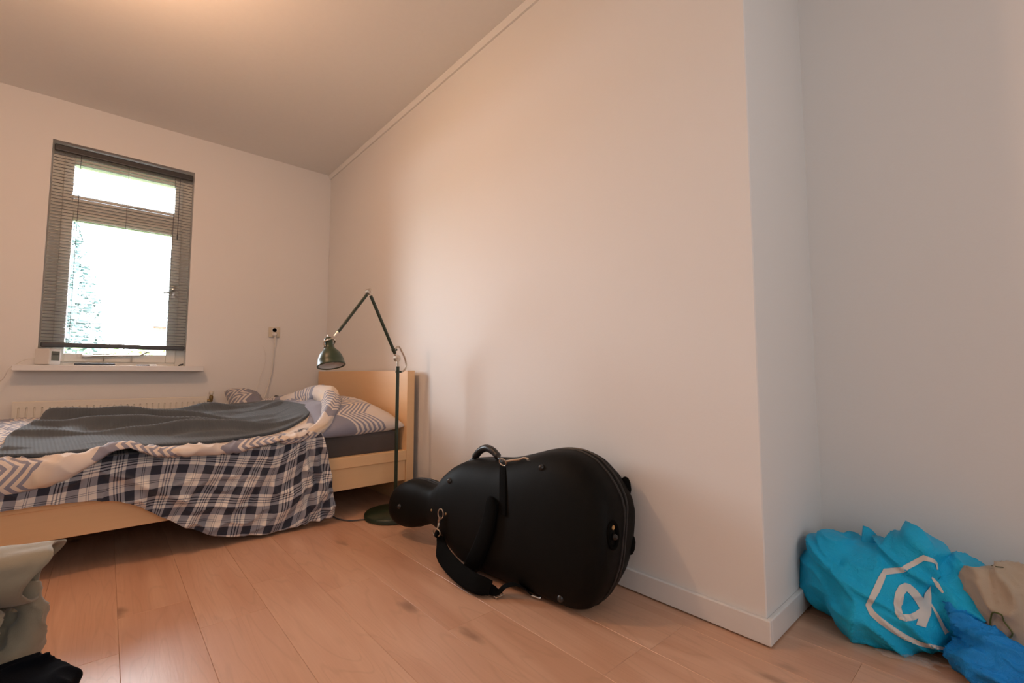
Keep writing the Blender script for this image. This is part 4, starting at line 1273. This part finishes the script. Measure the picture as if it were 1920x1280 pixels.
# ------------------------------------------------------------------ outside the window
GRASS = plain('lawn_grass', (0.07, 0.11, 0.03), 0.9, nscale=3, namp=0.35, bump=0.4, bdist=0.03)
struct(MB().box((-30, 4.7, -0.5), (30, 60, -0.35)).build('garden_ground', GRASS), 'lawn outside the window')
def leaf_mesh(name, pts, size, mat, parent):
    vs, fs = [], []
    for p_ in pts:
        a = Vector((random.gauss(0, 1), random.gauss(0, 1), random.gauss(0, 1))).normalized()
        b_ = a.cross(Vector((random.gauss(0, 1), random.gauss(0, 1), random.gauss(0, 1)))).normalized()
        s_ = size * random.uniform(0.6, 1.3)
        i = len(vs)
        vs += [p_ - a * s_, p_ + b_ * s_ * 0.5, p_ + a * s_, p_ - b_ * s_ * 0.5]
        fs.append((i, i + 1, i + 2, i + 3))
    me = bpy.data.meshes.new(name); me.from_pydata([tuple(v) for v in vs], [], fs)
    o = link(name, me, mat, parent); o['kind'] = 'stuff'
    return o
LEAF = plain('conifer_green', (0.085, 0.130, 0.125), 0.7, nscale=5, namp=0.2)
LEAF2 = plain('hedge_green', (0.085, 0.13, 0.028), 0.7, nscale=5, namp=0.3)
BARK = plain('bark', (0.12, 0.08, 0.05), 0.9, nscale=20, namp=0.3)
ct = thing('conifer_tree', 'tall bluish green conifer outside the left half of the window', 'tree', (-1.15, 11.2, -0.35))
MB().tube([(0, 0, 0), (0, 0, 4.8)], [0.12, 0.02], 10).build('trunk', BARK, ct, True)
pts = []
for _ in range(16000):
    t = random.random() ** 0.8; z = 0.2 + 5.6 * t; r = (1.45 * (1 - t) + 0.15) * (0.55 + 0.5 * random.random()); a = random.uniform(0, 2 * math.pi)
    pts.append(Vector((r * math.cos(a), r * math.sin(a), z - 0.25 * r)))
leaf_mesh('foliage', pts, 0.085, LEAF, ct)
hg = thing('garden_hedge', 'clipped light green hedge seen under the blind through the window', 'hedge', (0.6, 8.2, -0.35))
for x in (-2.0, 0.0, 2.0):
    MB().tube([(x, 0, 0), (x, 0, 1.2)], 0.03, 8).build('stem', BARK, hg)
pts = [Vector((random.uniform(-3, 3), random.uniform(-0.3, 0.3), random.uniform(0.0, 1.42) + 0.05 * random.gauss(0, 1))) for _ in range(12000)]
leaf_mesh('foliage', pts, 0.05, LEAF2, hg)
def mat_brick():
    n = NT('pale_red_brick')
    x, y, z = n.xyz(n.coord('Object'))
    t = n.new('ShaderNodeTexBrick'); n.set(t.inputs['Vector'], n.vec(x, z, 0.0)); t.inputs['Scale'].default_value = 5.0
    t.inputs['Color1'].default_value = (0.15, 0.075, 0.05, 1); t.inputs['Color2'].default_value = (0.18, 0.09, 0.065, 1); t.inputs['Mortar'].default_value = (0.2, 0.18, 0.16, 1)
    return n.out(S(n, t.outputs[0]), 0.85)
gw = thing('garden_shed', 'low brick shed beyond the hedge at lower right of the window', 'shed', (2.3, 14.0, -0.35))
MB().box((-1.55, -0.8, 0), (3.0, 0.8, 2.2)).build('wall', mat_brick(), gw)
MB().verts_faces([(-1.7, -0.95, 2.2), (3.15, -0.95, 2.2), (3.15, 0.95, 2.45), (-1.7, 0.95, 2.45), (-1.7, -0.95, 2.3), (3.15, -0.95, 2.3), (3.15, 0.95, 2.55), (-1.7, 0.95, 2.55)],
                 [(3, 2, 1, 0), (4, 5, 6, 7), (0, 1, 5, 4), (1, 2, 6, 5), (2, 3, 7, 6), (3, 0, 4, 7)]).build('roof', plain('grey_felt', (0.3, 0.29, 0.28), 0.9), gw)
